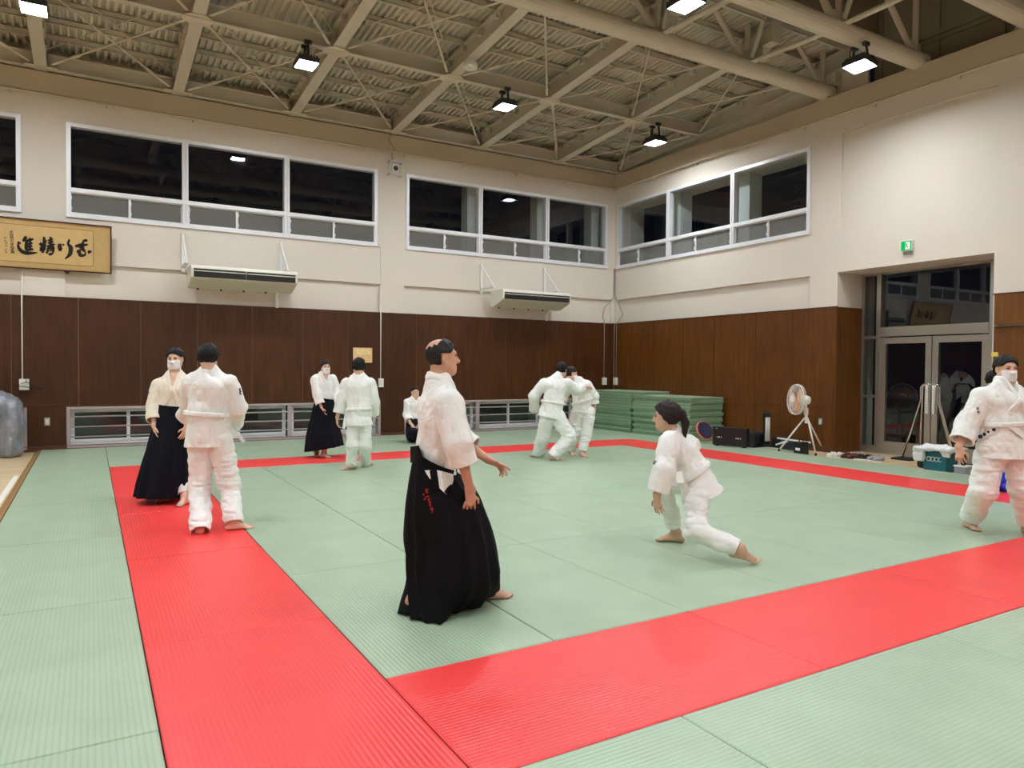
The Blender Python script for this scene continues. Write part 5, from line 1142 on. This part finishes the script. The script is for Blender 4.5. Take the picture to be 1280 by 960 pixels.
def loft(name, rings, m, parent, pleat=0, amp=(.0, .02), thick=.006, skip=None, n=120, jit=1, mid=6):
    """cloth skirt lofted through rings (each: centre, half-axis left->right, half-axis near->far), pleated, with real thickness"""
    K = []
    th = np.linspace(0, 2*PI, n, endpoint=False)
    for rg in rings:
        if callable(rg): K.append(np.array([rg(a) for a in th])); continue
        c, a, b = rg; ca = np.sign(np.cos(th))*np.abs(np.cos(th))**.8; sa = np.sign(np.sin(th))*np.abs(np.sin(th))**.8
        K.append(c-a*ca[:, None]-b*sa[:, None])      # starts at picture-left, passes the near side
    K = np.array(K); m_ = len(K); out = []; S_ = (m_-1)*mid
    for i in range(S_+1):
        t = i/mid; j = int(min(t, m_-2)); q = t-j; p0, p1, p2, p3 = K[max(j-1, 0)], K[j], K[j+1], K[min(j+2, m_-1)]
        out.append(.5*(2*p1+(-p0+p2)*q+(2*p0-5*p1+4*p2-p3)*q*q+(-p0+3*p1-3*p2+p3)*q**3))
    out = np.array(out); rr = np.random.default_rng(jit); ph = rr.uniform(-.25, .25, 40)
    for i in range(S_+1):
        u = i/S_; c = out[i].mean(0); rad = out[i]-c; rad[:, 2] = 0; nr = rad/np.maximum(np.linalg.norm(rad, axis=1), 1e-6)[:, None]
        if pleat:
            x = (th/(2*PI)*pleat+ph[(th/(2*PI)*pleat).astype(int) % 40]*u) % 1; w = np.abs(2*x-1); w = w**1.5
            out[i] += nr*((amp[0]+(amp[1]-amp[0])*u)*(w-.5))[:, None]
        nz = vnoise(out[i]*6+jit*3.1)-.5; out[i] += nr*(nz*.03*min(1, u*2))[:, None]
    inner = []
    for i in range(S_+1):
        c = out[i].mean(0); rad = out[i]-c; rad[:, 2] = 0; inner.append(out[i]-rad/np.maximum(np.linalg.norm(rad, axis=1), 1e-6)[:, None]*thick)
    inner = np.array(inner); mb = MB(); vs_ = list(out.reshape(-1, 3))+list(inner.reshape(-1, 3)); T_ = (S_+1)*n; fs = []
    for i in range(S_):
        for k in range(n):
            a, b, c, d = i*n+k, i*n+(k+1) % n, (i+1)*n+(k+1) % n, (i+1)*n+k
            if skip and skip(i/S_, th[k]): continue
            fs += [(d, c, b, a), (T_+a, T_+b, T_+c, T_+d)]
    for k in range(n):
        a, b = S_*n+k, S_*n+(k+1) % n; fs.append((T_+a, T_+b, b, a))
        a, b = k, (k+1) % n; fs.append((T_+b, T_+a, a, b))
    mb.add(vs_, fs); return mb.build(name, m, parent, smooth=True)
def ring_px(uL, vL, uR, vR, D, b, fw=None):
    l, r_ = at_d(uL, vL, D), at_d(uR, vR, D); return ((l+r_)/2, (r_-l)/2, (FW if fw is None else fw)*b)
def hd(fx, fy): return nrm(RT*fx+FW*fy)          # heading from picture-right and away components
def headR(f, pitch=0.0, roll=0.0):
    f = nrm(f); r = nrm(np.cross(f, UP)); u = np.cross(r, f); f2 = f*math.cos(pitch)+u*math.sin(pitch); u2 = np.cross(r, f2); r2 = r*math.cos(roll)+u2*math.sin(roll); return np.stack([r2, f2, np.cross(r2, f2)], 1)
# P1: bald-crowned instructor in black hakama, centre, seen from behind-right, looking right
D = 4.66; A = lambda u, v, o=0.0: at_d(u, v, D+o); f1 = hd(.86, .50)
rf, lf = at_z(516, 768), at_z(609, 749)
rt_, lt_ = hd(.92, -.35), hd(.95, .25)
P1, I1 = person('balding man in black hakama standing in the middle, hand stretched right', (A(548, 700)), f1, A(552.5, 447, .0), A(548, 475.5), A(550, 512), A(545, 562), A(547, 594),
    arms=dict(R=(A(561, 505, -.17), A(573, 556, -.24), A(588, 613, -.20), (RT*-.05+FW*.1-UP*1), (-RT*.35+FW*.85), .32), L=(A(540, 503, .17), A(574, 550, .20), A(611, 575, .14), (RT*.85-UP*.42-FW*.1), (-UP*.75-FW*.55-RT*.2), .35, [.12, .42, .62, .7])),
    legs=dict(R=(A(548, 600, -.06), A(538, 690, -.06), rf+UP*.075+FW*.03, rt_), L=(A(551, 600, .08), A(592, 672, .12), lf+UP*.075, lt_)),
    tone=(206, 158, 132), h=.005, headR=headR(hd(.93, .36), .03), hair='bald', hairm='hairg', jacket=dict(hem=A(546, 602), rw=.126, rc=.142, rh=.125, ws=1.28, belt=False, cuff=dict(R=.42, L=.45), sl=(.098, .096, .100), wr=.008, seed=3, open=.10), trousers=False)
rings = [ring_px(519, 561, 568, 590, D-.0, .165), ring_px(514, 585, 580, 600, D, .19), ring_px(509.5, 625, 601, 626, D, .235), ring_px(508, 676, 617, 672, D, .27), ring_px(510, 722, 623, 716, D, .30)]
hemc = [at_z(497, 766, .015), at_z(512, 773, .012), at_z(530, 778, .010), at_z(549, 781, .008), at_z(557, 775, .012), at_z(567, 766.5, .015), at_z(590, 762, .02), at_z(606, 755, .03), at_z(616, 744, .06), at_z(624, 733, .09), at_z(618, 716, .09), at_z(590, 715, .05), at_z(556, 722, .04), at_z(525, 738, .03), at_z(504, 754, .02)]
hp = np.array(hemc+[hemc[0]]); sg = np.r_[0, np.cumsum(np.linalg.norm(np.diff(hp, axis=0), axis=1))]
def hem1(a):
    # angle -> outline fraction so that left/near/right/far agree with the rings
    stops = [0, PI*.5, PI, 2*PI]; fr_ = [0, sg[4]/sg[-1], sg[9]/sg[-1], 1]
    s_ = np.interp(a, stops, fr_)*sg[-1]; return np.array([np.interp(s_, sg, hp[:, k]) for k in range(3)])
hk1 = loft('hakama', rings+[hem1], CL['hak'], P1, pleat=13, amp=(.0, .045), jit=2)
# back board, waist bands
mb = MB(); c = [at_d(u, v, D+o) for u, v, o in ((517.5, 558, .05), (525, 557, -.13), (533, 578, -.17), (532, 580, -.172), (517.5, 578, .05))]
bn = -RT*.75-FW*.45; mb.prism([c[0], c[1], c[2], c[4]], bn*.01, bn*.02); mb.build('back_board', CL['hak'], P1)
wr_ = ring_px(518.5, 566, 570, 592, D, .172)
def band(name, rg, w, off, m, par, a0=0, a1=2*PI, n=60, th_=.006):
    cc, a, b = rg; mb = MB(); pts = []
    for x in np.linspace(a0, a1, n): pts.append(cc-a*math.cos(x)*(1+off)-b*math.sin(x)*(1+off))
    o, inn = [p for p in pts], [cc+(p-cc)*(1-th_/.17) for p in pts]; vs_ = []
    for p, q in zip(o, inn): vs_ += [p+UP*w/2, p-UP*w/2, q-UP*w/2, q+UP*w/2]
    fs = []
    for i in range(n-1):
        for k in range(4): fs.append((i*4+k, (i+1)*4+k, (i+1)*4+(k+1) % 4, i*4+(k+1) % 4))
    mb.add(vs_, fs); return mb.build(name, m, par, smooth=False)
band('waist_band', wr_, .058, .05, CL['hak'], P1)
def on_surf(o, u, v):
    d_ = ray(u, v); o0 = np.array(ORIG[o.name]); hit, l_, n_, _ = o.ray_cast(Vector(O-o0), Vector(d_/np.linalg.norm(d_))); n_ = n_ if n_.dot(Vector(d_)) < 0 else -n_; return (np.array(l_)+o0, np.array(n_)) if hit else (None, None)
def ribbon(name, par, o, pts, w, m, off=.012, th=.005):
    mb = MB(); P_s = []
    for u, v in pts:
        p, n_ = on_surf(o, u, v)
        if p is not None: P_s.append((p+n_*off, n_))
    for (a, na), (b, nb) in zip(P_s[:-1], P_s[1:]): mb.bar(a, b, w, th, 0, side=np.cross(nb, b-a))
    if mb.v: return mb.build(name, m, par)
def patch(name, par, o, poly, m, off=.008, n=7):
    """cloth showing in an opening: polygon laid on the surface of o, with thickness"""
    c = np.mean(poly, 0); mb = MB(); T = []
    def pt(q): 
        p, n_ = on_surf(o, *q); return None if p is None else p+n_*off
    for i in range(len(poly)):
        a, b = np.array(poly[i]), np.array(poly[(i+1) % len(poly)])
        for x in range(n):
            for y in range(n-x):
                g = lambda i_, j_: pt(c+(a-c)*i_/n+(b-c)*j_/n)
                t1 = [g(x, y), g(x+1, y), g(x, y+1)]; T.append(t1)
                if x+y < n-1: T.append([g(x+1, y), g(x+1, y+1), g(x, y+1)])
    for t_ in T:
        if all(q is not None for q in t_): mb.add(t_, [(0, 1, 2)]); mb.add([q-nrm(q-O)*-.004 for q in t_], [(2, 1, 0)])
    return mb.build(name, m, par)
patch('jacket_side', P1, hk1, [(531.5, 588), (547, 588), (566, 594), (566, 602), (558, 618.5), (547.5, 609), (537, 598)], CL['gi'])
patch('badge', P1, hk1, [(555, 615), (562, 606), (564, 608), (559, 618.5)], CL['hak'], off=.012, n=2)
ribbon('hanging_strap', P1, hk1, [(541, 588), (542.5, 596), (543.5, 604), (544.5, 612)], .045, CL['hak'], off=.016)
# red embroidery on the back panel of the hakama: two slanting columns of small stitched characters
for (ua, va, ub, vb, k_) in ((533.5, 612, 540.5, 638, 8), (529.5, 616.5, 532, 623, 2)):
    for i in range(k_):
        u_, v_ = ua+(ub-ua)*i/max(k_-1, 1), va+(vb-va)*i/max(k_-1, 1); r_ = random.Random(int(ua*10)+i); mb = MB()
        d_ = ray(u_, v_); hit, loc_, nn_, _ = hk1.ray_cast(Vector(O-np.array(ORIG[hk1.name])), Vector(d_/np.linalg.norm(d_)))
        if not hit: continue
        p = np.array(loc_)+np.array(ORIG[hk1.name]); nn_ = np.array(nn_); nn_ = nn_ if nn_@d_ < 0 else -nn_; ex = nrm(np.cross(UP, nn_)); ey = np.cross(nn_, ex)
        for q in range(5):
            a_ = np.array([r_.uniform(-.008, .004), r_.uniform(-.008, .008)]); hz = q % 2
            b_ = a_+(np.array([r_.uniform(.006, .012), 0]) if hz else np.array([0, -r_.uniform(.006, .01)]))
            mb.bar(p+ex*a_[0]+ey*a_[1]+nn_*.004, p+ex*b_[0]+ey*b_[1]+nn_*.004, .0036, .003, 0, side=np.cross(nn_, ex if hz else ey))
        mb.build('embroidered_character', CL['red'], P1)
def hak_std(P, D_, rows, hem_pts, m, seed, pleat=11, amp=(.0, .04), bs=(.13, .16, .2, .24), name='hakama'):
    """rows: (uL,vL,uR,vR) silhouettes from the waist down; hem_pts: same for the hem, ring depth last"""
    rg = [ring_px(*rw_, D_, b) for rw_, b in zip(rows, bs)]
    return loft(name, rg, m, P, pleat=pleat, amp=amp, jit=seed)
def sleeve_mark(P, I, side, t, out, kind=0):
    """small dark embroidered mark on the upper sleeve"""
    jo = [o for o in P.children if o.name.startswith('jacket')][0]; return jo
# P2: masked man in cream jacket and black hakama, left, facing us
D = 8.25; A = lambda u, v, o=0.0: at_d(u, v, D+o); f2 = hd(.22, -.97)
fr_, fl_ = at_z(209, 627.5, 0)+FW*.08, at_z(224, 633, 0)+FW*.13
P2, I2 = person('masked man in cream jacket and black hakama facing the camera at the left', A(218, 628), f2, A(219, 449), A(218.5, 468), A(218, 486), A(217.5, 511), A(217.5, 528),
    arms=dict(R=(A(199.5, 482), A(192.5, 508, -.05), A(192.5, 532, -.17), (RT*.22-UP*1-FW*.12), (RT*.8+FW*.5), .28), L=(A(238, 482), A(243, 510, .0), A(234, 532, -.24), (-RT*.28-UP*1-FW*.1), (-RT*.7+FW*.4), .25)),
    legs=dict(R=(A(210, 535), A(209, 582), fr_+UP*.075, hd(-.55, -.8)), L=(A(223, 535), A(222, 582, -.02), fl_+UP*.075, hd(.05, -1))),
    tone=(222, 182, 158), h=.006, headR=headR(hd(.10, -1), -.08), hair='short', mask=True, jacket=dict(hem=A(217.5, 531), rw=.13, rc=.14, rh=.14, ws=1.30, belt=False, cuff=dict(R=.74, L=.72), sl=(.092, .088, .095), seed=11, open=.20), jm='gic', trousers=dict(rt=.09, rk=.07, rb=.072, hemt=dict(R=.80, L=.9), wr=.006))
hak_std(P2, D, [(199, 505, 236.5, 509.5), (196, 530, 239, 531), (189, 562, 242, 562), (181.5, 596, 243, 596), (176.5, 617, 241, 618)], None, CL['hakn'], 5, pleat=12, amp=(.01, .05), bs=(.15, .20, .27, .33, .36))
band('waist_band', ring_px(198.5, 510.5, 237, 514.5, D, .155), .11, .03, CL['hak'], P2)

# P3: man seen from behind, white jacket and trousers, left
D = 6.95; A = lambda u, v, o=0.0: at_d(u, v, D+o); f3 = hd(-.18, .98)
fl_, fr_ = at_z(247, 667.5, 0), at_z(293, 663, 0)
P3, I3 = person('dark-haired man seen from behind in white jacket facing the masked man', A(268, 665), f3, A(260.5, 446.5), A(261.5, 463), A(263, 484), A(261, 517), A(262, 545),
    arms=dict(L=(A(240, 478), A(238, 506, .16), A(233, 524, .36), (-RT*.25+FW*.8-UP*.4), (FW*.2+RT*.6), .3), R=(A(286, 479), A(295, 510, .06), A(291, 530, .26), (-RT*.3+FW*.8-UP*.35), (-RT*.8), .3)),
    legs=dict(L=(A(250.5, 550), A(249.5, 610, .02), fl_+UP*.075+FW*.06, hd(-.25, .95)), R=(A(276, 550), A(287, 608, .02), fr_+UP*.075-RT*.02+FW*.03, hd(.90, .35))),
    tone=(224, 184, 160), h=.006, headR=headR(hd(-.12, 1), -.10), hair='short', eyes=False, jacket=dict(hem=A(261.5, 558), rw=.148, rc=.150, rh=.182, ws=1.36, belt=True, cuff=dict(L=.8, R=.95), sl=(.098, .098, .105), seed=21, wr=.010, open=0, collar=False), trousers=dict(rt=.125, rk=.108, rb=.098, hemt=dict(L=1.2, R=1.05), wr=.012))
mb = MB(); k0 = at_d(283, 526, D+.10); mb.bar(k0, at_d(294, 545, D+.05), .035, .006, 0, side=RT); mb.bar(k0, at_d(305, 552.5, D+.12), .012, .03, 0, side=FW); mb.build('belt_end', CL['gi'], P3)
mb = MB(); q = at_d(301, 489, D-.02); mb.cbox(q, (.012, .03, .02)); mb.cbox(q-UP*.03, (.012, .022, .022)); 

# P4: masked woman in hakama at the back
D = 12.35; A = lambda u, v, o=0.0: at_d(u, v, D+o); f4 = hd(.55, -.83)
P4, I4 = person('masked person in white jacket and black hakama standing before the back wall', A(402, 571), f4, A(407, 459), A(405, 468.8), A(405, 480), A(406.5, 497), A(406, 508),
    arms=dict(R=(A(394.5, 474.5, -.05), A(397, 493, -.10), A(402, 509, -.15), (RT*.35-UP-FW*.1), (RT*.8+FW*.5), .3), L=(A(414.5, 474.5, .06), A(421, 490, .05), A(426, 504, -.08), (RT*.3-UP-FW*.1), (-RT*.6-FW*.4), .3)),
    legs=dict(R=(A(401, 512), A(399, 540), at_z(396, 570, 0)+UP*.075, hd(.2, -.9)), L=(A(410, 512), A(408, 540), at_z(405, 572, 0)+UP*.075, hd(.75, -.6))),
    tone=(222, 182, 160), h=.007, headR=headR(hd(.5, -.85), -.05), hair='long', hairm='hairb', mask=True, S=.95, jacket=dict(hem=A(406, 509), rw=.125, rc=.13, rh=.13, ws=1.25, belt=False, cuff=dict(R=.78, L=.8), sl=(.095, .09, .095), seed=31, open=.12), trousers=False)
hak_std(P4, D, [(395.5, 496, 418, 500), (391, 512, 420, 512), (387, 530, 422, 530), (384.5, 548, 425, 546), (383, 564, 427, 557)], None, CL['hakn'], 7, pleat=11, amp=(.01, .05), bs=(.14, .18, .22, .26, .28))
band('waist_band', ring_px(395, 499, 418.5, 503, D, .145), .10, .03, CL['hak'], P4)

# P5: man from behind, white, at the back
D = 10.75; A = lambda u, v, o=0.0: at_d(u, v, D+o); f5 = hd(-.35, .94)
P5, I5 = person('man in white seen from behind, facing the person in hakama at the back wall', A(446, 588), f5, A(448.5, 458), A(448, 469.5), A(448, 483), A(449, 511), A(449.5, 522),
    arms=dict(L=(A(433.5, 479.5, .04), A(426.5, 502, .05), A(421.5, 522, .02), (RT*.0-UP), (RT*.8+FW*.3), .4), R=(A(463, 479.5), A(467.5, 502, .05), A(466.5, 519, .18), (-RT*.1-UP*.8+FW*.5), (-RT*.8), .4)),
    legs=dict(L=(A(442.5, 526), A(440.5, 556), at_z(438.5, 587.5, 0)+UP*.075+FW*.05, hd(-.3, -.15)), R=(A(455.5, 526), A(457, 556, .05), at_z(455.5, 583.5, 0)+UP*.075+FW*.05, hd(.45, .6))),
    tone=(216, 172, 148), h=.007, headR=headR(hd(-.35, .94), -.03), hair='short', eyes=False, jacket=dict(hem=A(449, 531.5), rw=.135, rc=.14, rh=.165, ws=1.33, belt=True, cuff=dict(L=.72, R=.9), sl=(.098, .092, .096), seed=41, open=0, collar=False), trousers=dict(rt=.11, rk=.098, rb=.094, hemt=dict(L=1.02, R=1.04)))
mb = MB(); k0 = at_d(433, 513, D-.02); mb.bar(k0, at_d(429.5, 536, D-.08), .04, .006, 0, side=RT); mb.bar(k0+RT*.03, at_d(433.5, 533, D-.04), .04, .006, 0, side=RT); mb.build('belt_end', CL['gi'], P5)

# P6: person kneeling by the back wall, partly hidden
D = 15.05; A = lambda u, v, o=0.0: at_d(u, v, D+o); f6 = hd(.35, -.94); k6 = at_z(520, 550, 0)
P6, I6 = person('person in white jacket kneeling in front of the brown back wall', A(519, 547), f6, A(519, 490.5), A(519, 498.3), A(519, 506), A(519.5, 522), A(519.5, 532),
    arms=dict(R=(A(510, 503.5, -.02), A(508.5, 518, -.06), A(513, 529, -.20), (RT*.6-UP*.6-FW*.4), (-UP*.8+RT*.3), .3), L=(A(528, 503.5, .02), A(530, 517, -.05), A(525, 529, -.2), (-RT*.5-UP*.6-FW*.4), (-UP*.8), .3)),
    legs=dict(R=(A(514.5, 534), A(514.5, 544, -.42), A(514.5, 546.5, .05), FW*.9-UP*.25, FW*-.3-UP), L=(A(524.5, 534), A(526, 544, -.40), A(524.5, 546.5, .05), FW*.9-UP*.25, FW*-.3-UP)),
    tone=(216, 174, 150), h=.008, headR=headR(hd(.3, -.95)), hair='short', hairm='hairb', S=.98, jacket=dict(hem=A(519.5, 531), rw=.13, rc=.13, rh=.14, ws=1.3, belt=False, cuff=dict(R=.7, L=.7), sl=(.09, .085, .09), seed=51), trousers=False)
v = Vol(A(519, 540)-.8, A(519, 540)+.8, .012); v.ell(A(519.5, 530), (.21, .2, .17), None, .05)
for u in (514.5, 525.5): v.cone(A(u, 537, .1), A(u, 543, -.40), .14, .115, .06); v.cone(A(u, 546, -.36), A(u, 546, .2), .09, .12, .06)
v.wrinkle(.012, 7, seed=9); v.cut((0, 0, .006), (0, 0, -1)); v.build('hakama', CL['hakn'], P6)

# P7/P8: two people grappling before the stacked mats
D = 12.2; A = lambda u, v, o=0.0: at_d(u, v, D+o); f7 = hd(.30, .95)
P7, I7 = person('person in white gripping a partner, left of the pair, seen from behind', A(688, 575), f7, A(702.5, 462.5, .14), A(697, 471.5, .05), A(694, 483, .02), A(691, 503), A(690, 514, -.03),
    arms=dict(L=(A(680, 479.5, .03), A(667.5, 495, .08), A(668, 510, .34), (FW*.9+RT*.3), (RT*.8), .6), R=(A(708, 479.5, .04), A(722, 487, .20), A(731, 484, .36), (RT*.8+FW*.5), (-FW*.3-UP*.8), .5)),
    legs=dict(L=(A(684, 519), A(678.5, 546, .12), at_z(673, 572, 0)+UP*.075+FW*.05, hd(-.55, .6)), R=(A(697, 519), A(711.5, 546, -.02), at_z(692, 575.5, 0)+UP*.075+FW*.03, hd(.55, -.1))),
    tone=(216, 172, 148), h=.007, headR=headR(hd(.55, .8), -.25), hair='short', eyes=False, jacket=dict(hem=A(687, 522), rw=.135, rc=.15, rh=.185, ws=1.30, belt=True, cuff=dict(L=1.1, R=.6), sl=(.105, .10, .10), seed=61, open=0, collar=False, wr=.012), trousers=dict(rt=.135, rk=.125, rb=.115, hemt=dict(L=1.04, R=1.04), wr=.013))
D = 12.75; A = lambda u, v, o=0.0: at_d(u, v, D+o); f8 = hd(-.45, .88)
P8, I8 = person('person in white being gripped, right of the pair, back to the camera', A(722, 570), f8, A(714.5, 467, .02), A(720, 475), A(724, 484), A(729, 501), A(728, 512),
    arms=dict(L=(A(711.5, 481.5, .10), A(704.5, 496, .20), A(702, 505, .1), (-RT*.5-UP*.4), (FW*.6-UP*.3), .6), R=(A(733.5, 481.5, -.02), A(742.5, 495.5, .02), A(743.5, 508, .05), (RT*.0-UP), (-RT*.8), .45)),
    legs=dict(L=(A(722, 516), A(716.5, 543, .04), at_z(714.5, 569, 0)+UP*.075+FW*.04, hd(.1, -1)), R=(A(735.5, 516), A(733, 543), at_z(728, 571, 0)+UP*.075+FW*.04, hd(.35, -1))),
    tone=(224, 184, 162), h=.007, headR=headR(hd(.85, .2), -.15), hair='short', hairm='hairb', S=.97, jacket=dict(hem=A(727, 515.5), rw=.135, rc=.14, rh=.168, ws=1.30, belt=True, cuff=dict(L=.9, R=.7), sl=(.095, .09, .09), seed=71, open=0, collar=False), trousers=dict(rt=.135, rk=.105, rb=.08, hemt=dict(L=.97, R=.93)))

# P9: ponytailed person in a deep lunge, right of the middle
D = 6.2; A = lambda u, v, o=0.0: at_d(u, v, D+o); f9 = hd(-.80, .60)
ff = at_z(845, 677.5, 0); 
P9, I9 = person('ponytailed person in white sinking into a deep lunge on the green mats', A(865, 680), f9, A(833.5, 521, .0), A(841.5, 542, .02), A(850, 563, .0), A(868, 590, -.02), A(876, 603, -.03),
    arms=dict(L=(A(838, 552, -.16), A(829, 588, -.26), A(821, 619, -.28), (RT*.12-UP*1-FW*.05), (RT*.6+FW*.75), .30), R=(A(862, 556, .16), A(845, 588, .30), A(838, 606, .38), (-RT*.4-UP*.7+FW*.2), (-RT*.5), .4)),
    legs=dict(L=(A(873, 609, -.07), A(868.5, 661, -.36), A(925, 687.5, -.48), (RT*.93-UP*.16-FW*.3), (RT*.16+UP*.9-FW*.45)), R=(A(870, 606, .05), A(827, 601, .10), ff+UP*.08-RT*.0, hd(-.92, .15))),
    tone=(208, 168, 142), h=.0055, headR=headR(hd(-.92, .38), -.06), hair='tail', hairm='hairb', S=1.06, jacket=dict(hem=A(879, 621, -.03), rw=.130, rc=.135, rh=.198, ws=1.22, belt=True, cuff=dict(L=.88, R=.7), sl=(.098, .098, .105), seed=81, wr=.011, open=0), trousers=dict(rt=.125, rk=.098, rb=.080, hemt=dict(L=.93, R=.86), wr=.012))
mb = MB(); k0 = at_d(848, 590, D-.22); mb.bar(k0, at_d(850, 604, D-.28), .06, .012, 0, side=RT); mb.bar(k0, at_d(862, 621, D-.18), .045, .006, 0, side=RT+UP*.3); mb.build('belt_knot', CL['gi'], P9)

# P10: man at the right edge facing us
D = 6.75; A = lambda u, v, o=0.0: at_d(u, v, D+o); f10 = hd(.12, -.99)
P10, I10 = person('masked man in white jacket and white belt at the right picture edge', A(1240, 664), f10, A(1257.5, 461.5), A(1255.5, 478), A(1254, 501), A(1255, 529), A(1255, 556),
    arms=dict(R=(A(1228, 497), A(1209, 531, .02), A(1198.5, 559, -.05), (RT*.06-UP*1-FW*.05), (RT*.75+FW*.6), .42), L=(A(1283, 497), A(1302, 531), A(1308, 559, -.05), (-UP), (-RT*.8), .35)),
    legs=dict(R=(A(1240, 560), A(1229, 612), at_z(1217, 662, 0)+UP*.08+FW*.07, hd(-.12, -1)), L=(A(1270, 560), A(1279, 612), at_z(1287, 668, 0)+UP*.08, hd(.3, -.9))),
    tone=(216, 172, 148), h=.006, headR=headR(hd(-.05, -1), -.05), hair='short', mask=True, jacket=dict(hem=A(1254, 572), rw=.160, rc=.158, rh=.195, ws=1.36, belt=True, cuff=dict(R=.72, L=.72), sl=(.105, .105, .115), seed=91, wr=.011, open=.17), trousers=dict(rt=.145, rk=.125, rb=.112, hemt=dict(R=.84, L=.9), wr=.012))
jn = [o for o in P10.children if o.name.startswith('jacket')][0]
bpts = [(1251, 529.5), (1245, 534), (1238, 539), (1231, 545), (1224, 552)]
ribbon('belt_end', P10, jn, bpts, .045, CL['gi']); ribbon('belt_end', P10, jn, [(1259, 529.5), (1266, 535), (1273, 541), (1279, 546)], .045, CL['gi'])
for u, v, s_ in ((1242, 536.5, .016), (1236.5, 539.5, .012), (1232, 543, .016), (1226.5, 546, .020), (1222, 551.5, .01), (1220.5, 557, .02)):
    p, n_ = on_surf(jn, u, v)
    if p is None: continue
    mb = MB(); mb.lathe([(s_, 0), (s_, .004), (s_*.6, .005)], p+n_*.016, n_, 12); mb.build('dark_badge', CL['navy'], P10)
def letters(par, o, cells, m, sz=.014):
    for u, v, st in cells:
        p, n_ = on_surf(o, u, v)
        if p is None: continue
        ex = nrm(np.cross(UP, n_)); ey = np.cross(n_, ex); mb = MB()
        for (xa, ya), (xb, yb_) in st: mb.bar(p+(ex*xa+ey*ya)*sz+n_*.003, p+(ex*xb+ey*yb_)*sz+n_*.003, sz*.35, .004, 0, side=np.cross(n_, ex*(xb-xa)+ey*(yb_-ya)))
        mb.build('sleeve_letter', m, par)
Cc = [((.8, .8), (-.5, .8)), ((-.5, .8), (-.7, -.8)), ((-.7, -.8), (.7, -.8))]; Aa = [((-.7, -.9), (0, .9)), ((0, .9), (.7, -.9)), ((-.35, -.2), (.35, -.2))]; Kk = [((-.5, .8), (-.5, -.8)), ((.6, .8), (-.4, 0)), ((-.4, 0), (.6, -.8))]; Uu = [((-.6, .7), (-.5, -.7)), ((-.5, -.7), (.5, -.7)), ((.5, -.7), (.6, .7))]
letters(P10, jn, [(1200.5, 509.5, Cc), (1204, 511, Aa)], CL['navy'], .018); letters(P10, jn, [(1222.5, 510.5, Kk), (1223, 515, Kk)], CL['navy'], .014)
j9 = [o for o in P9.children if o.name.startswith('jacket')][0]; letters(P9, j9, [(818.5, 578, Uu)], CL['navy'], .022)
j3 = [o for o in P3.children if o.name.startswith('jacket')][0]; letters(P3, j3, [(300, 487.5, Kk), (300.5, 491, Kk)], CL['navy'], .022)
j2 = [o for o in P2.children if o.name.startswith('jacket')][0]; letters(P2, j2, [(185.8, 492, Kk)], CL['navy'], .022)

# P11: dark-clothed person almost hidden behind the man at the right edge
D = 10.0; A = lambda u, v, o=0.0: at_d(u, v, D+o); f11 = hd(.5, .86)
P11, I11 = person('dark-clothed person mostly hidden behind the man at the right edge', A(1247, 605), f11, A(1242, 474), A(1244, 490), A(1244, 502), A(1244, 523), A(1245, 536),
    arms=dict(L=(A(1229, 496), A(1222, 519), A(1221, 538, .1), (-UP+FW*.3), (RT*.8), .4), R=(A(1260, 496), A(1265, 519), A(1263, 538, .1), (-UP+FW*.3), (-RT*.8), .4)),
    legs=dict(L=(A(1238, 541), A(1236, 573), at_z(1234, 600.5, 0)+UP*.08, hd(.3, .9)), R=(A(1252, 541), A(1254, 573), at_z(1256, 599.5, 0)+UP*.08, hd(.5, .8))),
    tone=(216, 172, 148), h=.008, headR=headR(hd(.6, .8)), hair='long', eyes=False, S=.95, jacket=dict(hem=A(1245, 548), rw=.112, rc=.115, rh=.13, ws=1.3, belt=False, cuff=dict(L=.9, R=.9), sl=(.07, .062, .06), seed=101, open=0, collar=False), jm='hakn', trousers=False)
v = Vol(A(1245, 575)-np.array([.5, .5, .7]), A(1245, 575)+np.array([.5, .5, .6]), .011); v.ell(A(1245, 539), (.15, .13, .15), None, .05)
for hp_, k_, z_ in ((A(1238, 541), A(1236, 573), at_z(1234, 600.5, 0)+UP*.08), (A(1252, 541), A(1254, 573), at_z(1256, 599.5, 0)+UP*.08)): v.cone(hp_, k_, .10, .085, .05); v.cone(k_, z_, .085, .075, .03, flat=True)
v.wrinkle(.008, 7, seed=12); v.cut((0, 0, .006), (0, 0, -1)); v.build('trousers', CL['hakn'], P11)
